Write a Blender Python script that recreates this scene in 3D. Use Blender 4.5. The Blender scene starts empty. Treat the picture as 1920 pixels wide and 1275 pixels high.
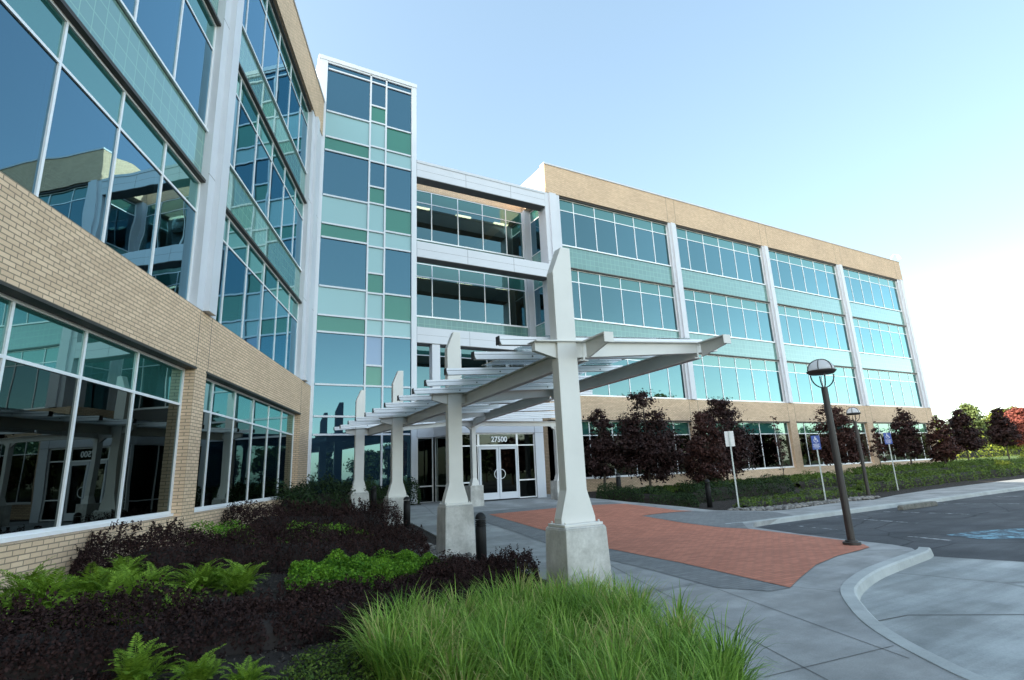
import bpy, bmesh, math, random
import numpy as np
from mathutils import Matrix, Vector, Quaternion

S = bpy.context.scene
COL = S.collection
R_ = math.radians
EYE = 1.75

# ------------------------------------------------------------------ camera
cd = bpy.data.cameras.new("camera")
cam = bpy.data.objects.new("camera", cd)
COL.objects.link(cam)
cd.sensor_width = 36.0
cd.lens = 1017.07 / 1920 * 36.0
cd.clip_start = 0.05
cd.clip_end = 5000
_r = Vector((0.8728568664564899, -0.48614687794260486, -0.04221497064330985))
_u = Vector((-0.07796524884182182, -0.22433474080393503, 0.9713883590209759))
_f = Vector((0.48170770250515016, 0.8445916984763049, 0.23371468120792152))
cam.matrix_world = Matrix(((_r.x, _u.x, -_f.x, 0), (_r.y, _u.y, -_f.y, 0), (_r.z, _u.z, -_f.z, EYE), (0, 0, 0, 1)))
S.camera = cam

# ------------------------------------------------------------------ sky, sun, exposure
SUN_EL = R_(27)
SUN_DIR = Vector((-1.0, 0.21, 0)).normalized()          # towards the sun, in plan
W = bpy.data.worlds.new("World")
S.world = W
W.use_nodes = True
nt = W.node_tree
nt.nodes.clear()
sky = nt.nodes.new("ShaderNodeTexSky")
sky.sky_type = 'NISHITA'
sky.sun_disc = False
sky.sun_elevation = SUN_EL
sky.sun_rotation = math.atan2(SUN_DIR.x, SUN_DIR.y)
sky.air_density = 1.0
sky.dust_density = 1.6
sky.ozone_density = 1.0
bg = nt.nodes.new("ShaderNodeBackground")
bg.inputs[1].default_value = 0.15
wo = nt.nodes.new("ShaderNodeOutputWorld")
hs = nt.nodes.new("ShaderNodeHueSaturation")
hs.inputs['Saturation'].default_value = 1.12
gm = nt.nodes.new("ShaderNodeGamma")                     # a hazier, flatter sky: less contrast between zenith and horizon
gm.inputs[1].default_value = .62
nt.links.new(sky.outputs[0], gm.inputs[0])
nt.links.new(gm.outputs[0], hs.inputs['Color'])
# added brightness in the unseen sky behind the viewer, to lift the shaded fronts
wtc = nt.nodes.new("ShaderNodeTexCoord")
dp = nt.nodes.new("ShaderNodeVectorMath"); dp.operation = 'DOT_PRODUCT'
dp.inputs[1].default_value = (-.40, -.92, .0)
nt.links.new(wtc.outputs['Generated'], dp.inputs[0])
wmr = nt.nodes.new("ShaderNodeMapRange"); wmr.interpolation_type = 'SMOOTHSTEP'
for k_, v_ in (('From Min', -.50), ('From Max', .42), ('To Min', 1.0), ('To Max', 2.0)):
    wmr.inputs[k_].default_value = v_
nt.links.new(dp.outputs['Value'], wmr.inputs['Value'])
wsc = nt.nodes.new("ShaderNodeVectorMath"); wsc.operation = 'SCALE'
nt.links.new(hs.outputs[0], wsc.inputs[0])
wsx = nt.nodes.new("ShaderNodeSeparateXYZ")
nt.links.new(wtc.outputs['Generated'], wsx.inputs[0])
wm3 = nt.nodes.new("ShaderNodeMapRange"); wm3.interpolation_type = 'SMOOTHSTEP'      # milky band of haze low over the horizon
for k_, v_ in (('From Min', .0), ('From Max', .32), ('To Min', 1.75), ('To Max', 1.0)):
    wm3.inputs[k_].default_value = v_
nt.links.new(wsx.outputs['Z'], wm3.inputs['Value'])
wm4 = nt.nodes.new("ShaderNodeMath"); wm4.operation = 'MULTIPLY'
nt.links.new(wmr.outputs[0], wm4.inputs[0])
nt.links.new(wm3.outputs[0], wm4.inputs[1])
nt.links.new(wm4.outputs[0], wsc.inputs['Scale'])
wtn = nt.nodes.new("ShaderNodeMix"); wtn.data_type = 'RGBA'
wtn.inputs[6].default_value = (1.0, 1.07, 1.03, 1)          # ahead of the viewer: clear blue
wtn.inputs[7].default_value = (1.10, 1.03, .90, 1)          # brightened side behind: warmer, to offset the blue light
wm2 = nt.nodes.new("ShaderNodeMapRange")
for k_, v_ in (('From Min', -.50), ('From Max', .42)):
    wm2.inputs[k_].default_value = v_
nt.links.new(dp.outputs['Value'], wm2.inputs['Value'])
nt.links.new(wm2.outputs[0], wtn.inputs[0])
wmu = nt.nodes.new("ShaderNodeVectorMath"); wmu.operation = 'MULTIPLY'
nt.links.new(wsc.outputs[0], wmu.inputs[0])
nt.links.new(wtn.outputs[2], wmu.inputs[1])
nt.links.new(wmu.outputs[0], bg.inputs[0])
nt.links.new(bg.outputs[0], wo.inputs[0])
sl = bpy.data.lights.new("sun", 'SUN')
sl.energy = 3.5
sl.angle = R_(0.5)
sl.color = (1.0, 0.9, 0.74)
so = bpy.data.objects.new("sun", sl)
COL.objects.link(so)
sd = Vector((SUN_DIR.x * math.cos(SUN_EL), SUN_DIR.y * math.cos(SUN_EL), math.sin(SUN_EL)))
so.rotation_euler = (-sd).to_track_quat('-Z', 'Y').to_euler()
so.location = (-60, 10, 50)
S.view_settings.view_transform = 'Standard'
S.view_settings.look = 'None'
S.view_settings.gamma = 1
S.view_settings.use_curve_mapping = False
S.view_settings.exposure = 1.97
S.cycles.max_bounces = 8
S.cycles.transparent_max_bounces = 12
S.cycles.glossy_bounces = 4
S.cycles.caustics_reflective = False
S.cycles.caustics_refractive = False
S.cycles.use_denoising = True
S.cycles.sample_clamp_indirect = 6

# ------------------------------------------------------------------ object helpers
def tag(o, label=None, cat=None, group=None, kind=None):
    if label: o['label'] = label
    if cat: o['category'] = cat
    if group: o['group'] = group
    if kind: o['kind'] = kind
    return o

def empty(name, loc=(0, 0, 0), rz=0.0):
    o = bpy.data.objects.new(name, None)
    o.empty_display_size = 0.2
    COL.objects.link(o)
    o.location = loc
    o.rotation_euler = (0, 0, rz)
    return o

def link(name, me, parent=None, mat_local=None):
    o = bpy.data.objects.new(name, me)
    COL.objects.link(o)
    if parent is not None:
        o.parent = parent
    if mat_local is not None:
        o.matrix_local = mat_local
    return o

def copy_tree(o, parent=None):
    c = o.copy()
    COL.objects.link(c)
    c.parent = parent
    for ch in list(o.children):
        copy_tree(ch, c)
    return c

class MB:
    """collects boxes, prisms and tubes into one mesh with metre-scale UVs"""
    def __init__(self):
        self.v, self.f, self.m = [], [], []
    def add(self, vs, fs, mi=0):
        b = len(self.v)
        self.v += [tuple(p) for p in vs]
        for f in fs:
            self.f.append(tuple(i + b for i in f))
            self.m.append(mi)
        return self
    def box(self, x0, x1, y0, y1, z0, z1, mi=0):
        vs = [(x0, y0, z0), (x1, y0, z0), (x1, y1, z0), (x0, y1, z0), (x0, y0, z1), (x1, y0, z1), (x1, y1, z1), (x0, y1, z1)]
        return self.add(vs, [(0, 3, 2, 1), (4, 5, 6, 7), (0, 1, 5, 4), (1, 2, 6, 5), (2, 3, 7, 6), (3, 0, 4, 7)], mi)
    def frustum(self, c, w0, d0, z0, w1, d1, z1, mi=0):
        x, y = c
        vs = []
        for w, d, z in ((w0, d0, z0), (w1, d1, z1)):
            vs += [(x - w / 2, y - d / 2, z), (x + w / 2, y - d / 2, z), (x + w / 2, y + d / 2, z), (x - w / 2, y + d / 2, z)]
        return self.add(vs, [(0, 3, 2, 1), (4, 5, 6, 7), (0, 1, 5, 4), (1, 2, 6, 5), (2, 3, 7, 6), (3, 0, 4, 7)], mi)
    def prism(self, pts, y0, y1, mi=0):
        """outline in (x, z), extruded along y"""
        n = len(pts)
        vs = [(x, y0, z) for x, z in pts] + [(x, y1, z) for x, z in pts]
        fs = [tuple(range(n)), tuple(range(2 * n - 1, n - 1, -1))]
        fs += [(i + n, (i + 1) % n + n, (i + 1) % n, i) for i in range(n)]
        return self.add(vs, fs, mi)
    def beam(self, a, b, w, z0a, z1a, z0b, z1b, mi=0):
        """bar between two plan points with its own bottom and top heights at each end"""
        a, b = Vector(a), Vector(b)
        d = (b - a).normalized()
        n = Vector((-d.y, d.x)) * w / 2
        vs = []
        for p, z0, z1 in ((a, z0a, z1a), (b, z0b, z1b)):
            vs += [(p.x - n.x, p.y - n.y, z0), (p.x + n.x, p.y + n.y, z0), (p.x + n.x, p.y + n.y, z1), (p.x - n.x, p.y - n.y, z1)]
        return self.add(vs, [(0, 1, 2, 3), (7, 6, 5, 4), (0, 4, 5, 1), (1, 5, 6, 2), (2, 6, 7, 3), (3, 7, 4, 0)], mi)
    def tube(self, pts, rads, n=8, mi=0, caps=True):
        pts = [Vector(p) for p in pts]
        rings = []
        for i, p in enumerate(pts):
            d = (pts[min(i + 1, len(pts) - 1)] - pts[max(i - 1, 0)]).normalized()
            s = d.orthogonal().normalized() if i == 0 else (prev - d * prev.dot(d)).normalized()
            prev = s
            t = d.cross(s)
            r = rads[i] if hasattr(rads, '__len__') else rads
            rings.append([p + (s * math.cos(2 * math.pi * k / n) + t * math.sin(2 * math.pi * k / n)) * r for k in range(n)])
        vs = [q for ring in rings for q in ring]
        fs = []
        for i in range(len(pts) - 1):
            for k in range(n):
                fs.append((i * n + k, i * n + (k + 1) % n, (i + 1) * n + (k + 1) % n, (i + 1) * n + k))
        if caps:
            fs.append(tuple(range(n - 1, -1, -1)))
            fs.append(tuple((len(pts) - 1) * n + k for k in range(n)))
        return self.add(vs, fs, mi)
    def lathe(self, prof, c=(0, 0), n=20, mi=0):
        vs, fs = [], []
        for r, z in prof:
            for k in range(n):
                vs.append((c[0] + r * math.cos(2 * math.pi * k / n), c[1] + r * math.sin(2 * math.pi * k / n), z))
        for i in range(len(prof) - 1):
            for k in range(n):
                fs.append((i * n + k, i * n + (k + 1) % n, (i + 1) * n + (k + 1) % n, (i + 1) * n + k))
        fs.append(tuple(range(n - 1, -1, -1)))
        fs.append(tuple((len(prof) - 1) * n + k for k in range(n)))
        return self.add(vs, fs, mi)
    def mesh(self, name, mats, smooth=False):
        me = bpy.data.meshes.new(name)
        me.from_pydata(self.v, [], self.f)
        if not isinstance(mats, (list, tuple)):
            mats = [mats]
        for m in mats:
            me.materials.append(m)
        me.polygons.foreach_set("material_index", self.m)
        uv = me.uv_layers.new(name="UVMap")
        data = np.empty((len(me.loops), 2), np.float32)
        for p in me.polygons:
            n = p.normal
            ax, ay, az = abs(n.x), abs(n.y), abs(n.z)
            for li in p.loop_indices:
                co = me.vertices[me.loops[li].vertex_index].co
                if az >= ax and az >= ay:
                    data[li] = (co.x, co.y)
                elif ax > ay:
                    data[li] = (co.y, co.z)
                else:
                    data[li] = (co.x, co.z)
        uv.data.foreach_set("uv", data.ravel())
        if smooth:
            me.polygons.foreach_set("use_smooth", [True] * len(me.polygons))
        me.update()
        return me
    def build(self, name, mats, parent=None, M=None, smooth=False, bevel=0):
        o = link(name, self.mesh(name, mats, smooth), parent, M)
        if bevel:
            bv = o.modifiers.new("bevel", 'BEVEL')
            bv.width = bevel
            bv.segments = 2
            bv.limit_method = 'ANGLE'
        return o

def np_mesh(name, V, F, mat, smooth=False):
    """fast mesh from arrays of vertices and equal-sized faces"""
    V = np.asarray(V, np.float32)
    F = np.asarray(F, np.int32)
    me = bpy.data.meshes.new(name)
    me.vertices.add(len(V))
    me.vertices.foreach_set("co", V.ravel())
    k = F.shape[1]
    me.loops.add(F.size)
    me.loops.foreach_set("vertex_index", F.ravel())
    me.polygons.add(len(F))
    me.polygons.foreach_set("loop_start", np.arange(0, F.size, k, dtype=np.int32))
    me.polygons.foreach_set("loop_total", np.full(len(F), k, np.int32))
    if smooth:
        me.polygons.foreach_set("use_smooth", np.ones(len(F), bool))
    me.materials.append(mat)
    me.update(calc_edges=True)
    me.validate()
    return me

# ------------------------------------------------------------------ materials
class NT:
    def __init__(self, name):
        self.mat = bpy.data.materials.new(name)
        self.mat.use_nodes = True
        self.t = self.mat.node_tree
        self.t.nodes.clear()
        self.out = self.n("ShaderNodeOutputMaterial")
    def n(self, typ, **kw):
        nd = self.t.nodes.new(typ)
        for k, v in kw.items():
            if k in nd.inputs.keys():
                nd.inputs[k].default_value = v
            else:
                setattr(nd, k, v)
        return nd
    def l(self, a, b):
        self.t.links.new(a, b)
    def bsdf(self, **kw):
        b = self.n("ShaderNodeBsdfPrincipled")
        for k, v in kw.items():
            b.inputs[k.replace('_', ' ')].default_value = v
        self.l(b.outputs[0], self.out.inputs[0])
        return b
    def noise(self, scale, detail=4, rough=.6, vec=None):
        x = self.n("ShaderNodeTexNoise")
        x.inputs['Scale'].default_value = scale
        x.inputs['Detail'].default_value = detail
        x.inputs['Roughness'].default_value = rough
        if vec: self.l(vec, x.inputs['Vector'])
        return x
    def ramp(self, fac, stops):
        if stops[-1][0] > 1:                 # a ramp only reaches 1: scale the factor and the stops down together
            stops = [(p / 1.2, c) for p, c in stops]
            fac = self.scaled(fac)
        r = self.n("ShaderNodeValToRGB")
        e = r.color_ramp.elements
        e[0].position, e[0].color = stops[0][0], (*stops[0][1], 1)
        e[1].position, e[1].color = stops[-1][0], (*stops[-1][1], 1)
        for p, c in stops[1:-1]:
            q = e.new(p)
            q.color = (*c, 1)
        self.l(fac, r.inputs[0])
        return r
    def scaled(self, fac):
        q = self.n("ShaderNodeMath", operation='MULTIPLY')
        self.l(fac, q.inputs[0])
        q.inputs[1].default_value = 1 / 1.2
        return q.outputs[0]
    def mix(self, fac, a, b, mode='MIX'):
        m = self.n("ShaderNodeMix", data_type='RGBA', blend_type=mode)
        for sock, val in ((m.inputs[0], fac), (m.inputs[6], a), (m.inputs[7], b)):
            if hasattr(val, 'links') or isinstance(val, bpy.types.NodeSocket):
                self.l(val, sock)
            else:
                sock.default_value = val if not isinstance(val, tuple) else (*val, 1)
        return m.outputs[2]
    def bump(self, h, bsdf, strength=.3, dist=.02):
        b = self.n("ShaderNodeBump")
        b.inputs['Strength'].default_value = strength
        b.inputs['Distance'].default_value = dist
        self.l(h, b.inputs['Height'])
        self.l(b.outputs[0], bsdf.inputs['Normal'])
        return b

def m_plain(name, col, rough=.5, metal=0.0, var=.08, scale=3.0, spec=.5, bump=0.0):
    t = NT(name)
    b = t.bsdf(Roughness=rough, Metallic=metal)
    b.inputs['Specular IOR Level'].default_value = spec
    tc = t.n("ShaderNodeTexCoord")
    ns = t.noise(scale, 6, .65, tc.outputs['Object'])
    lo = tuple(c * (1 - var) for c in col)
    hi = tuple(min(1, c * (1 + var)) for c in col)
    r = t.ramp(ns.outputs[0], [(.3, lo), (.7, hi)])
    t.l(r.outputs[0], b.inputs['Base Color'])
    if bump:
        t.bump(ns.outputs[0], b, bump, .01)
    return t.mat

def m_brick(name, c1, c2, mortar, bw, bh, ms=.012, rot=0.0):
    t = NT(name)
    b = t.bsdf(Roughness=.85)
    uv = t.n("ShaderNodeUVMap")
    mp = t.n("ShaderNodeMapping")
    mp.inputs['Rotation'].default_value = (0, 0, rot)
    t.l(uv.outputs[0], mp.inputs[0])
    br = t.n("ShaderNodeTexBrick")
    br.inputs['Scale'].default_value = 1.0
    br.inputs['Brick Width'].default_value = bw
    br.inputs['Row Height'].default_value = bh
    br.inputs['Mortar Size'].default_value = ms
    br.inputs['Mortar Smooth'].default_value = .15
    br.inputs['Bias'].default_value = -.1
    br.inputs['Color1'].default_value = (*c1, 1)
    br.inputs['Color2'].default_value = (*c2, 1)
    br.inputs['Mortar'].default_value = (*mortar, 1)
    t.l(mp.outputs[0], br.inputs['Vector'])
    big = t.noise(.55, 5, .6, mp.outputs[0])
    fine = t.noise(45, 4, .7, mp.outputs[0])
    c = t.mix(.45, br.outputs['Color'], t.ramp(big.outputs[0], [(.3, (.78, .76, .74)), (.7, (1.12, 1.1, 1.06))]).outputs[0], 'MULTIPLY')
    c = t.mix(.35, c, t.ramp(fine.outputs[0], [(.25, (.72, .7, .68)), (.75, (1.15, 1.15, 1.15))]).outputs[0], 'MULTIPLY')
    t.l(c, b.inputs['Base Color'])
    inv = t.n("ShaderNodeMath", operation='SUBTRACT')
    inv.inputs[0].default_value = 1
    t.l(br.outputs['Fac'], inv.inputs[1])
    t.bump(inv.outputs[0], b, .6, .006)
    return t.mat

def m_glass(name, trans, refl, f0, wav=.35, tint_var=.11, wscale=.5):
    """reflective tinted glazing: part mirror, part see-through, slightly wavy"""
    t = NT(name)
    tc = t.n("ShaderNodeTexCoord")
    geo = t.n("ShaderNodeNewGeometry")
    wn = t.noise(wscale, 2, .5, tc.outputs['Object'])
    bp = t.n("ShaderNodeBump")
    bp.inputs['Strength'].default_value = wav
    bp.inputs['Distance'].default_value = .012
    t.l(wn.outputs[0], bp.inputs['Height'])
    gl = t.n("ShaderNodeBsdfGlossy")
    gl.inputs['Roughness'].default_value = .008
    t.l(bp.outputs[0], gl.inputs['Normal'])
    hs = t.ramp(geo.outputs['Random Per Island'], [(0, tuple(c * (1 - tint_var) for c in refl)), (1, tuple(min(1, c * (1 + tint_var)) for c in refl))])
    t.l(hs.outputs[0], gl.inputs['Color'])
    tr = t.n("ShaderNodeBsdfTransparent")
    tr.inputs[0].default_value = (*trans, 1)
    lw = t.n("ShaderNodeLayerWeight")
    lw.inputs[0].default_value = .5
    pw = t.n("ShaderNodeMath", operation='POWER')
    t.l(lw.outputs['Facing'], pw.inputs[0])
    pw.inputs[1].default_value = 2.6
    mr = t.n("ShaderNodeMapRange")
    mr.inputs['To Min'].default_value = f0
    mr.inputs['To Max'].default_value = .95
    t.l(pw.outputs[0], mr.inputs[0])
    mx = t.n("ShaderNodeMixShader")
    t.l(mr.outputs[0], mx.inputs[0])
    t.l(tr.outputs[0], mx.inputs[1])
    t.l(gl.outputs[0], mx.inputs[2])
    t.l(mx.outputs[0], t.out.inputs[0])
    return t.mat

def m_coated(name, col, f0, refl=(.85, .95, .95), tile=None, wav=.3, line=None):
    """opaque back-painted glass: coloured body under a mirror-like face; optional tile joints"""
    t = NT(name)
    tc = t.n("ShaderNodeTexCoord")
    df = t.n("ShaderNodeBsdfDiffuse")
    geo = t.n("ShaderNodeNewGeometry")
    c0 = t.ramp(geo.outputs['Random Per Island'], [(0, tuple(c * .92 for c in col)), (1, tuple(c * 1.08 for c in col))]).outputs[0]
    wn = t.noise(.5, 2, .5, tc.outputs['Object'])
    bp = t.n("ShaderNodeBump")
    bp.inputs['Strength'].default_value = wav
    bp.inputs['Distance'].default_value = .012
    t.l(wn.outputs[0], bp.inputs['Height'])
    if tile:
        uv = t.n("ShaderNodeUVMap")
        br = t.n("ShaderNodeTexBrick")
        br.offset = 0.0
        br.inputs['Scale'].default_value = 1.0
        br.inputs['Brick Width'].default_value = tile[0]
        br.inputs['Row Height'].default_value = tile[1]
        br.inputs['Mortar Size'].default_value = tile[2]
        br.inputs['Color1'].default_value = (.93, .93, .93, 1)
        br.inputs['Color2'].default_value = (1.07, 1.07, 1.07, 1)
        br.inputs['Mortar'].default_value = (*line, 1)
        t.l(uv.outputs[0], br.inputs['Vector'])
        c0 = t.mix(1.0, c0, br.outputs['Color'], 'MULTIPLY')
    t.l(c0, df.inputs[0])
    gl = t.n("ShaderNodeBsdfGlossy")
    gl.inputs['Roughness'].default_value = .01
    gl.inputs['Color'].default_value = (*refl, 1)
    t.l(bp.outputs[0], gl.inputs['Normal'])
    lw = t.n("ShaderNodeLayerWeight")
    lw.inputs[0].default_value = .5
    pw = t.n("ShaderNodeMath", operation='POWER')
    t.l(lw.outputs['Facing'], pw.inputs[0])
    pw.inputs[1].default_value = 2.6
    mr = t.n("ShaderNodeMapRange")
    mr.inputs['To Min'].default_value = f0
    mr.inputs['To Max'].default_value = .9
    t.l(pw.outputs[0], mr.inputs[0])
    mx = t.n("ShaderNodeMixShader")
    t.l(mr.outputs[0], mx.inputs[0])
    t.l(df.outputs[0], mx.inputs[1])
    t.l(gl.outputs[0], mx.inputs[2])
    t.l(mx.outputs[0], t.out.inputs[0])
    return t.mat

def m_leaf(name, c_lo, c_hi, rough=.6, trans=.25, patch=1.2, extra=None):
    t = NT(name)
    b = t.n("ShaderNodeBsdfPrincipled")
    b.inputs['Roughness'].default_value = rough
    b.inputs['Specular IOR Level'].default_value = .14
    geo = t.n("ShaderNodeNewGeometry")
    tc = t.n("ShaderNodeTexCoord")
    ns = t.noise(patch, 3, .6, tc.outputs['Object'])
    ad = t.n("ShaderNodeMath", operation='MULTIPLY_ADD')
    t.l(geo.outputs['Random Per Island'], ad.inputs[0])
    ad.inputs[1].default_value = .6
    t.l(ns.outputs[0], ad.inputs[2])
    r = t.ramp(ad.outputs[0], [(.4, c_lo), (1.0 if extra else 1.1, c_hi)] + ([(1.12, extra)] if extra else []))
    t.l(r.outputs[0], b.inputs['Base Color'])
    tl = t.n("ShaderNodeBsdfTranslucent")
    t.l(r.outputs[0], tl.inputs[0])
    mx = t.n("ShaderNodeMixShader")
    mx.inputs[0].default_value = trans
    t.l(b.outputs[0], mx.inputs[1])
    t.l(tl.outputs[0], mx.inputs[2])
    t.l(mx.outputs[0], t.out.inputs[0])
    return t.mat

def m_ground(name, stops, scale, rough=.9, fine=40, fine_amt=.3, bump=.3, bdist=.01, streak=None, stain=None, crack=None):
    t = NT(name)
    b = t.bsdf(Roughness=rough)
    b.inputs['Specular IOR Level'].default_value = .3
    tc = t.n("ShaderNodeTexCoord")
    vec = tc.outputs['Object']
    ns = t.noise(scale, 8, .62, vec)
    r = t.ramp(ns.outputs[0], stops)
    fn = t.noise(fine, 4, .75, vec)
    c = t.mix(fine_amt, r.outputs[0], t.ramp(fn.outputs[0], [(.3, (.55, .55, .55)), (.7, (1.35, 1.35, 1.35))]).outputs[0], 'MULTIPLY')
    if streak:
        mp = t.n("ShaderNodeMapping")
        mp.inputs['Scale'].default_value = streak[0]
        mp.inputs['Rotation'].default_value = (0, 0, streak[2])
        t.l(vec, mp.inputs[0])
        sn = t.noise(1.0, 5, .6, mp.outputs[0])
        c = t.mix(streak[1], c, t.ramp(sn.outputs[0], [(.35, (.6, .6, .6)), (.65, (1.25, 1.25, 1.25))]).outputs[0], 'MULTIPLY')
    if stain:
        st = t.noise(stain[0], 6, .7, vec)
        c = t.mix(stain[1], c, t.ramp(st.outputs[0], [(.42, (.55, .54, .52)), (.58, (1, 1, 1))]).outputs[0], 'MULTIPLY')
    if crack:
        wv = t.noise(1.3, 4, .6, vec)
        wc = t.mix(.12, vec, wv.outputs['Color'])
        vo = t.n("ShaderNodeTexVoronoi", feature='DISTANCE_TO_EDGE')
        vo.inputs['Scale'].default_value = crack[0]
        t.l(wc, vo.inputs['Vector'])
        c = t.mix(crack[2], c, t.ramp(vo.outputs['Distance'], [(crack[1] * .35, (.25, .25, .25)), (crack[1], (1, 1, 1))]).outputs[0], 'MULTIPLY')
    t.l(c, b.inputs['Base Color'])
    t.bump(fn.outputs[0], b, bump, bdist)
    return t.mat

M = {}
M['brick'] = m_brick('tan_brick', (.79, .585, .405), (.645, .465, .315), (.27, .205, .15), .203, .0677, .0075)
M['metal'] = m_plain('pale_metal_panel', (.60, .62, .665), .42, .0, .04, .8)
M['alu'] = m_plain('aluminium_frame', (.85, .86, .88), .35, .15, .03, 2)
M['white_metal'] = m_plain('white_metal', (.64, .67, .72), .4, .0, .03, 1)
M['cap'] = m_plain('coping_metal', (.55, .56, .58), .4, .2, .05, 2)
M['dark_trim'] = m_plain('dark_lintel_metal', (.045, .04, .035), .5, .2, .1, 2)
M['shaded_soffit'] = m_plain('soffit_shade', (.11, .108, .105), .7, 0, .05, 1)  # darker than the beams: shade of their undersides put into the colour
M['glass'] = m_glass('vision_glass', (.05, .07, .07), (.40, .72, .92), .215, .6)
M['glass_front'] = m_glass('front_vision_glass', (.05, .07, .07), (.42, .78, .86), .135, .45)
M['transom_front'] = m_coated('front_transom_glass', (.022, .09, .08), .12, (.52, .82, .80))
M['spandrel_front'] = m_coated('front_spandrel_glass', (.125, .235, .215), .075, (.70, .88, .88), (.30, .305, .012), .4, (1.6, 1.5, 1.3))
M['glass_gf'] = m_glass('ground_floor_glass', (.03, .038, .038), (.44, .53, .52), .05)
M['transom'] = m_coated('transom_glass', (.022, .09, .08), .26, (.52, .82, .80))
M['spandrel'] = m_coated('tiled_spandrel_glass', (.14, .25, .23), .15, (.66, .88, .86), (.30, .305, .010), .5, (1.7, 1.6, 1.35))
M['tower_blue'] = m_coated('tower_blue_glass', (.010, .024, .045), .15, (.36, .72, .86), None, .2)
M['tower_green'] = m_coated('tower_green_glass', (.03, .15, .11), .08, (.6, .9, .8), None, .2)
M['tower_frost'] = m_coated('tower_frosted_glass', (.24, .40, .41), .09, (.8, .95, .95), None, .2)
M['tower_lav'] = m_coated('tower_lavender_glass', (.15, .24, .37), .09, (.8, .88, .98), None, .2)
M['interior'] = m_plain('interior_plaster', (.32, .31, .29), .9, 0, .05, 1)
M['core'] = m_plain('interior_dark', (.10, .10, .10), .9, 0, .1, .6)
M['roof'] = m_plain('roof_membrane', (.4, .4, .4), .9, 0, .1, .5)
M['steel'] = m_plain('painted_pergola_steel', (.68, .67, .64), .45, 0, .06, 1.1)
M['purlin'] = m_plain('anodised_purlin', (.74, .76, .80), .4, .0, .04, 2)
M['gap'] = m_plain('dark_gasket', (.03, .03, .035), .7)
M['canopy_glass'] = m_glass('canopy_glass', (.72, .78, .78), (.9, .95, 1), .10, .1)
M['pedestal'] = m_ground('pedestal_concrete', [(.3, (.50, .49, .465)), (.7, (.64, .63, .60))], 3, .85, 30, .22, .2, .004, ((5, 5, .7), .3, 0), (2.4, .5))
M['walk'] = m_ground('plaza_concrete', [(.3, (.26, .268, .27)), (.7, (.38, .388, .384))], .9, .85, 70, .38, .25, .004, ((.5, 3, 1), .28, .2), (.8, .5), (.13, .0012, .4))
M['apron'] = m_ground('apron_concrete', [(.3, (.25, .275, .278)), (.7, (.37, .395, .395))], .7, .85, 60, .35, .2, .004, ((.25, 3.2, 1), .6, -1.2), (.6, .45), (.10, .0012, .5))
M['kerb'] = m_ground('kerb_concrete', [(.3, (.32, .345, .345)), (.7, (.42, .445, .44))], 1.4, .85, 60, .25, .2, .004, None, (1.2, .3))
M['oldkerb'] = m_ground('weathered_kerb', [(.3, (.10, .10, .09)), (.7, (.20, .195, .175))], 6, .95, 30, .4, .8, .02)
M['joint'] = m_plain('pavement_joint', (.10, .10, .10), .95)
M['border'] = m_brick('grey_paver', (.20, .21, .215), (.15, .158, .165), (.11, .11, .112), .21, .105, .005, .1)
M['paver'] = m_brick('red_paver', (.50, .185, .115), (.37, .13, .08), (.20, .11, .08), .205, .1, .006, .15)
M['asphalt'] = m_ground('asphalt', [(.3, (.046, .050, .057)), (.7, (.096, .102, .111))], .6, .9, 90, .5, .5, .006, ((.4, 2.5, 1), .5, .1), (.4, .25), (.30, .006, .8))
M['paint'] = m_ground('worn_white_paint', [(.47, (.05, .055, .06)), (.62, (.42, .44, .45))], 4.5, .8, 60, .3, .1)
M['bluepaint'] = m_ground('worn_blue_paint', [(.46, (.055, .075, .095)), (.60, (.17, .33, .41))], 5.5, .8, 60, .3, .1)
M['soil'] = m_ground('bark_soil', [(.3, (.018, .014, .012)), (.7, (.05, .041, .036))], 6, .95, 45, .6, .9, .04)
M['chip'] = m_leaf('bark_chip', (.03, .024, .02), (.12, .10, .085), .9, 0, 3)
M['turf'] = m_ground('turf', [(.3, (.05, .085, .02)), (.7, (.10, .15, .035))], 2, .95, 50, .5, .8, .04)
M['far'] = m_ground('far_ground', [(.3, (.06, .085, .03)), (.7, (.10, .12, .05))], .05, .95, 3, .4, .2)
M['rock'] = m_leaf('river_stone', (.08, .08, .078), (.26, .25, .235), .8, 0, 4)
M['bollard'] = m_plain('bollard_bronze', (.010, .010, .011), .55, 0, .1, 4, .25)
M['pole'] = m_plain('bronze_pole_paint', (.045, .040, .038), .5, .2, .1, 3)
M['globe'] = m_plain('opal_globe', (.82, .84, .87), .35, 0, .02, 3)
gl_ = NT('opal_globe_glow')
d_, t_, m_ = gl_.n("ShaderNodeBsdfPrincipled"), gl_.n("ShaderNodeBsdfTranslucent"), gl_.n("ShaderNodeMixShader")
d_.inputs['Base Color'].default_value = (.88, .89, .9, 1); d_.inputs['Roughness'].default_value = .3
t_.inputs[0].default_value = (.95, .95, .95, 1); m_.inputs[0].default_value = .62
gl_.l(d_.outputs[0], m_.inputs[1]); gl_.l(t_.outputs[0], m_.inputs[2]); gl_.l(m_.outputs[0], gl_.out.inputs[0])
M['globe'] = gl_.mat
M['galv'] = m_plain('galvanised_post', (.42, .47, .47), .45, .4, .1, 6)
M['signblue'] = m_plain('sign_blue', (.05, .10, .36), .5, 0, .03, 3)
M['signwhite'] = m_plain('sign_white', (.75, .76, .78), .5, 0, .02, 3)
M['signback'] = m_plain('sign_back_aluminium', (.55, .57, .60), .4, .3, .04, 4)
M['letter'] = m_plain('white_vinyl', (.85, .87, .88), .5, 0, .01, 2)
M['purple'] = m_leaf('purple_foliage', (.014, .008, .008), (.055, .029, .027), .5, .12, 1.0)
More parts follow.
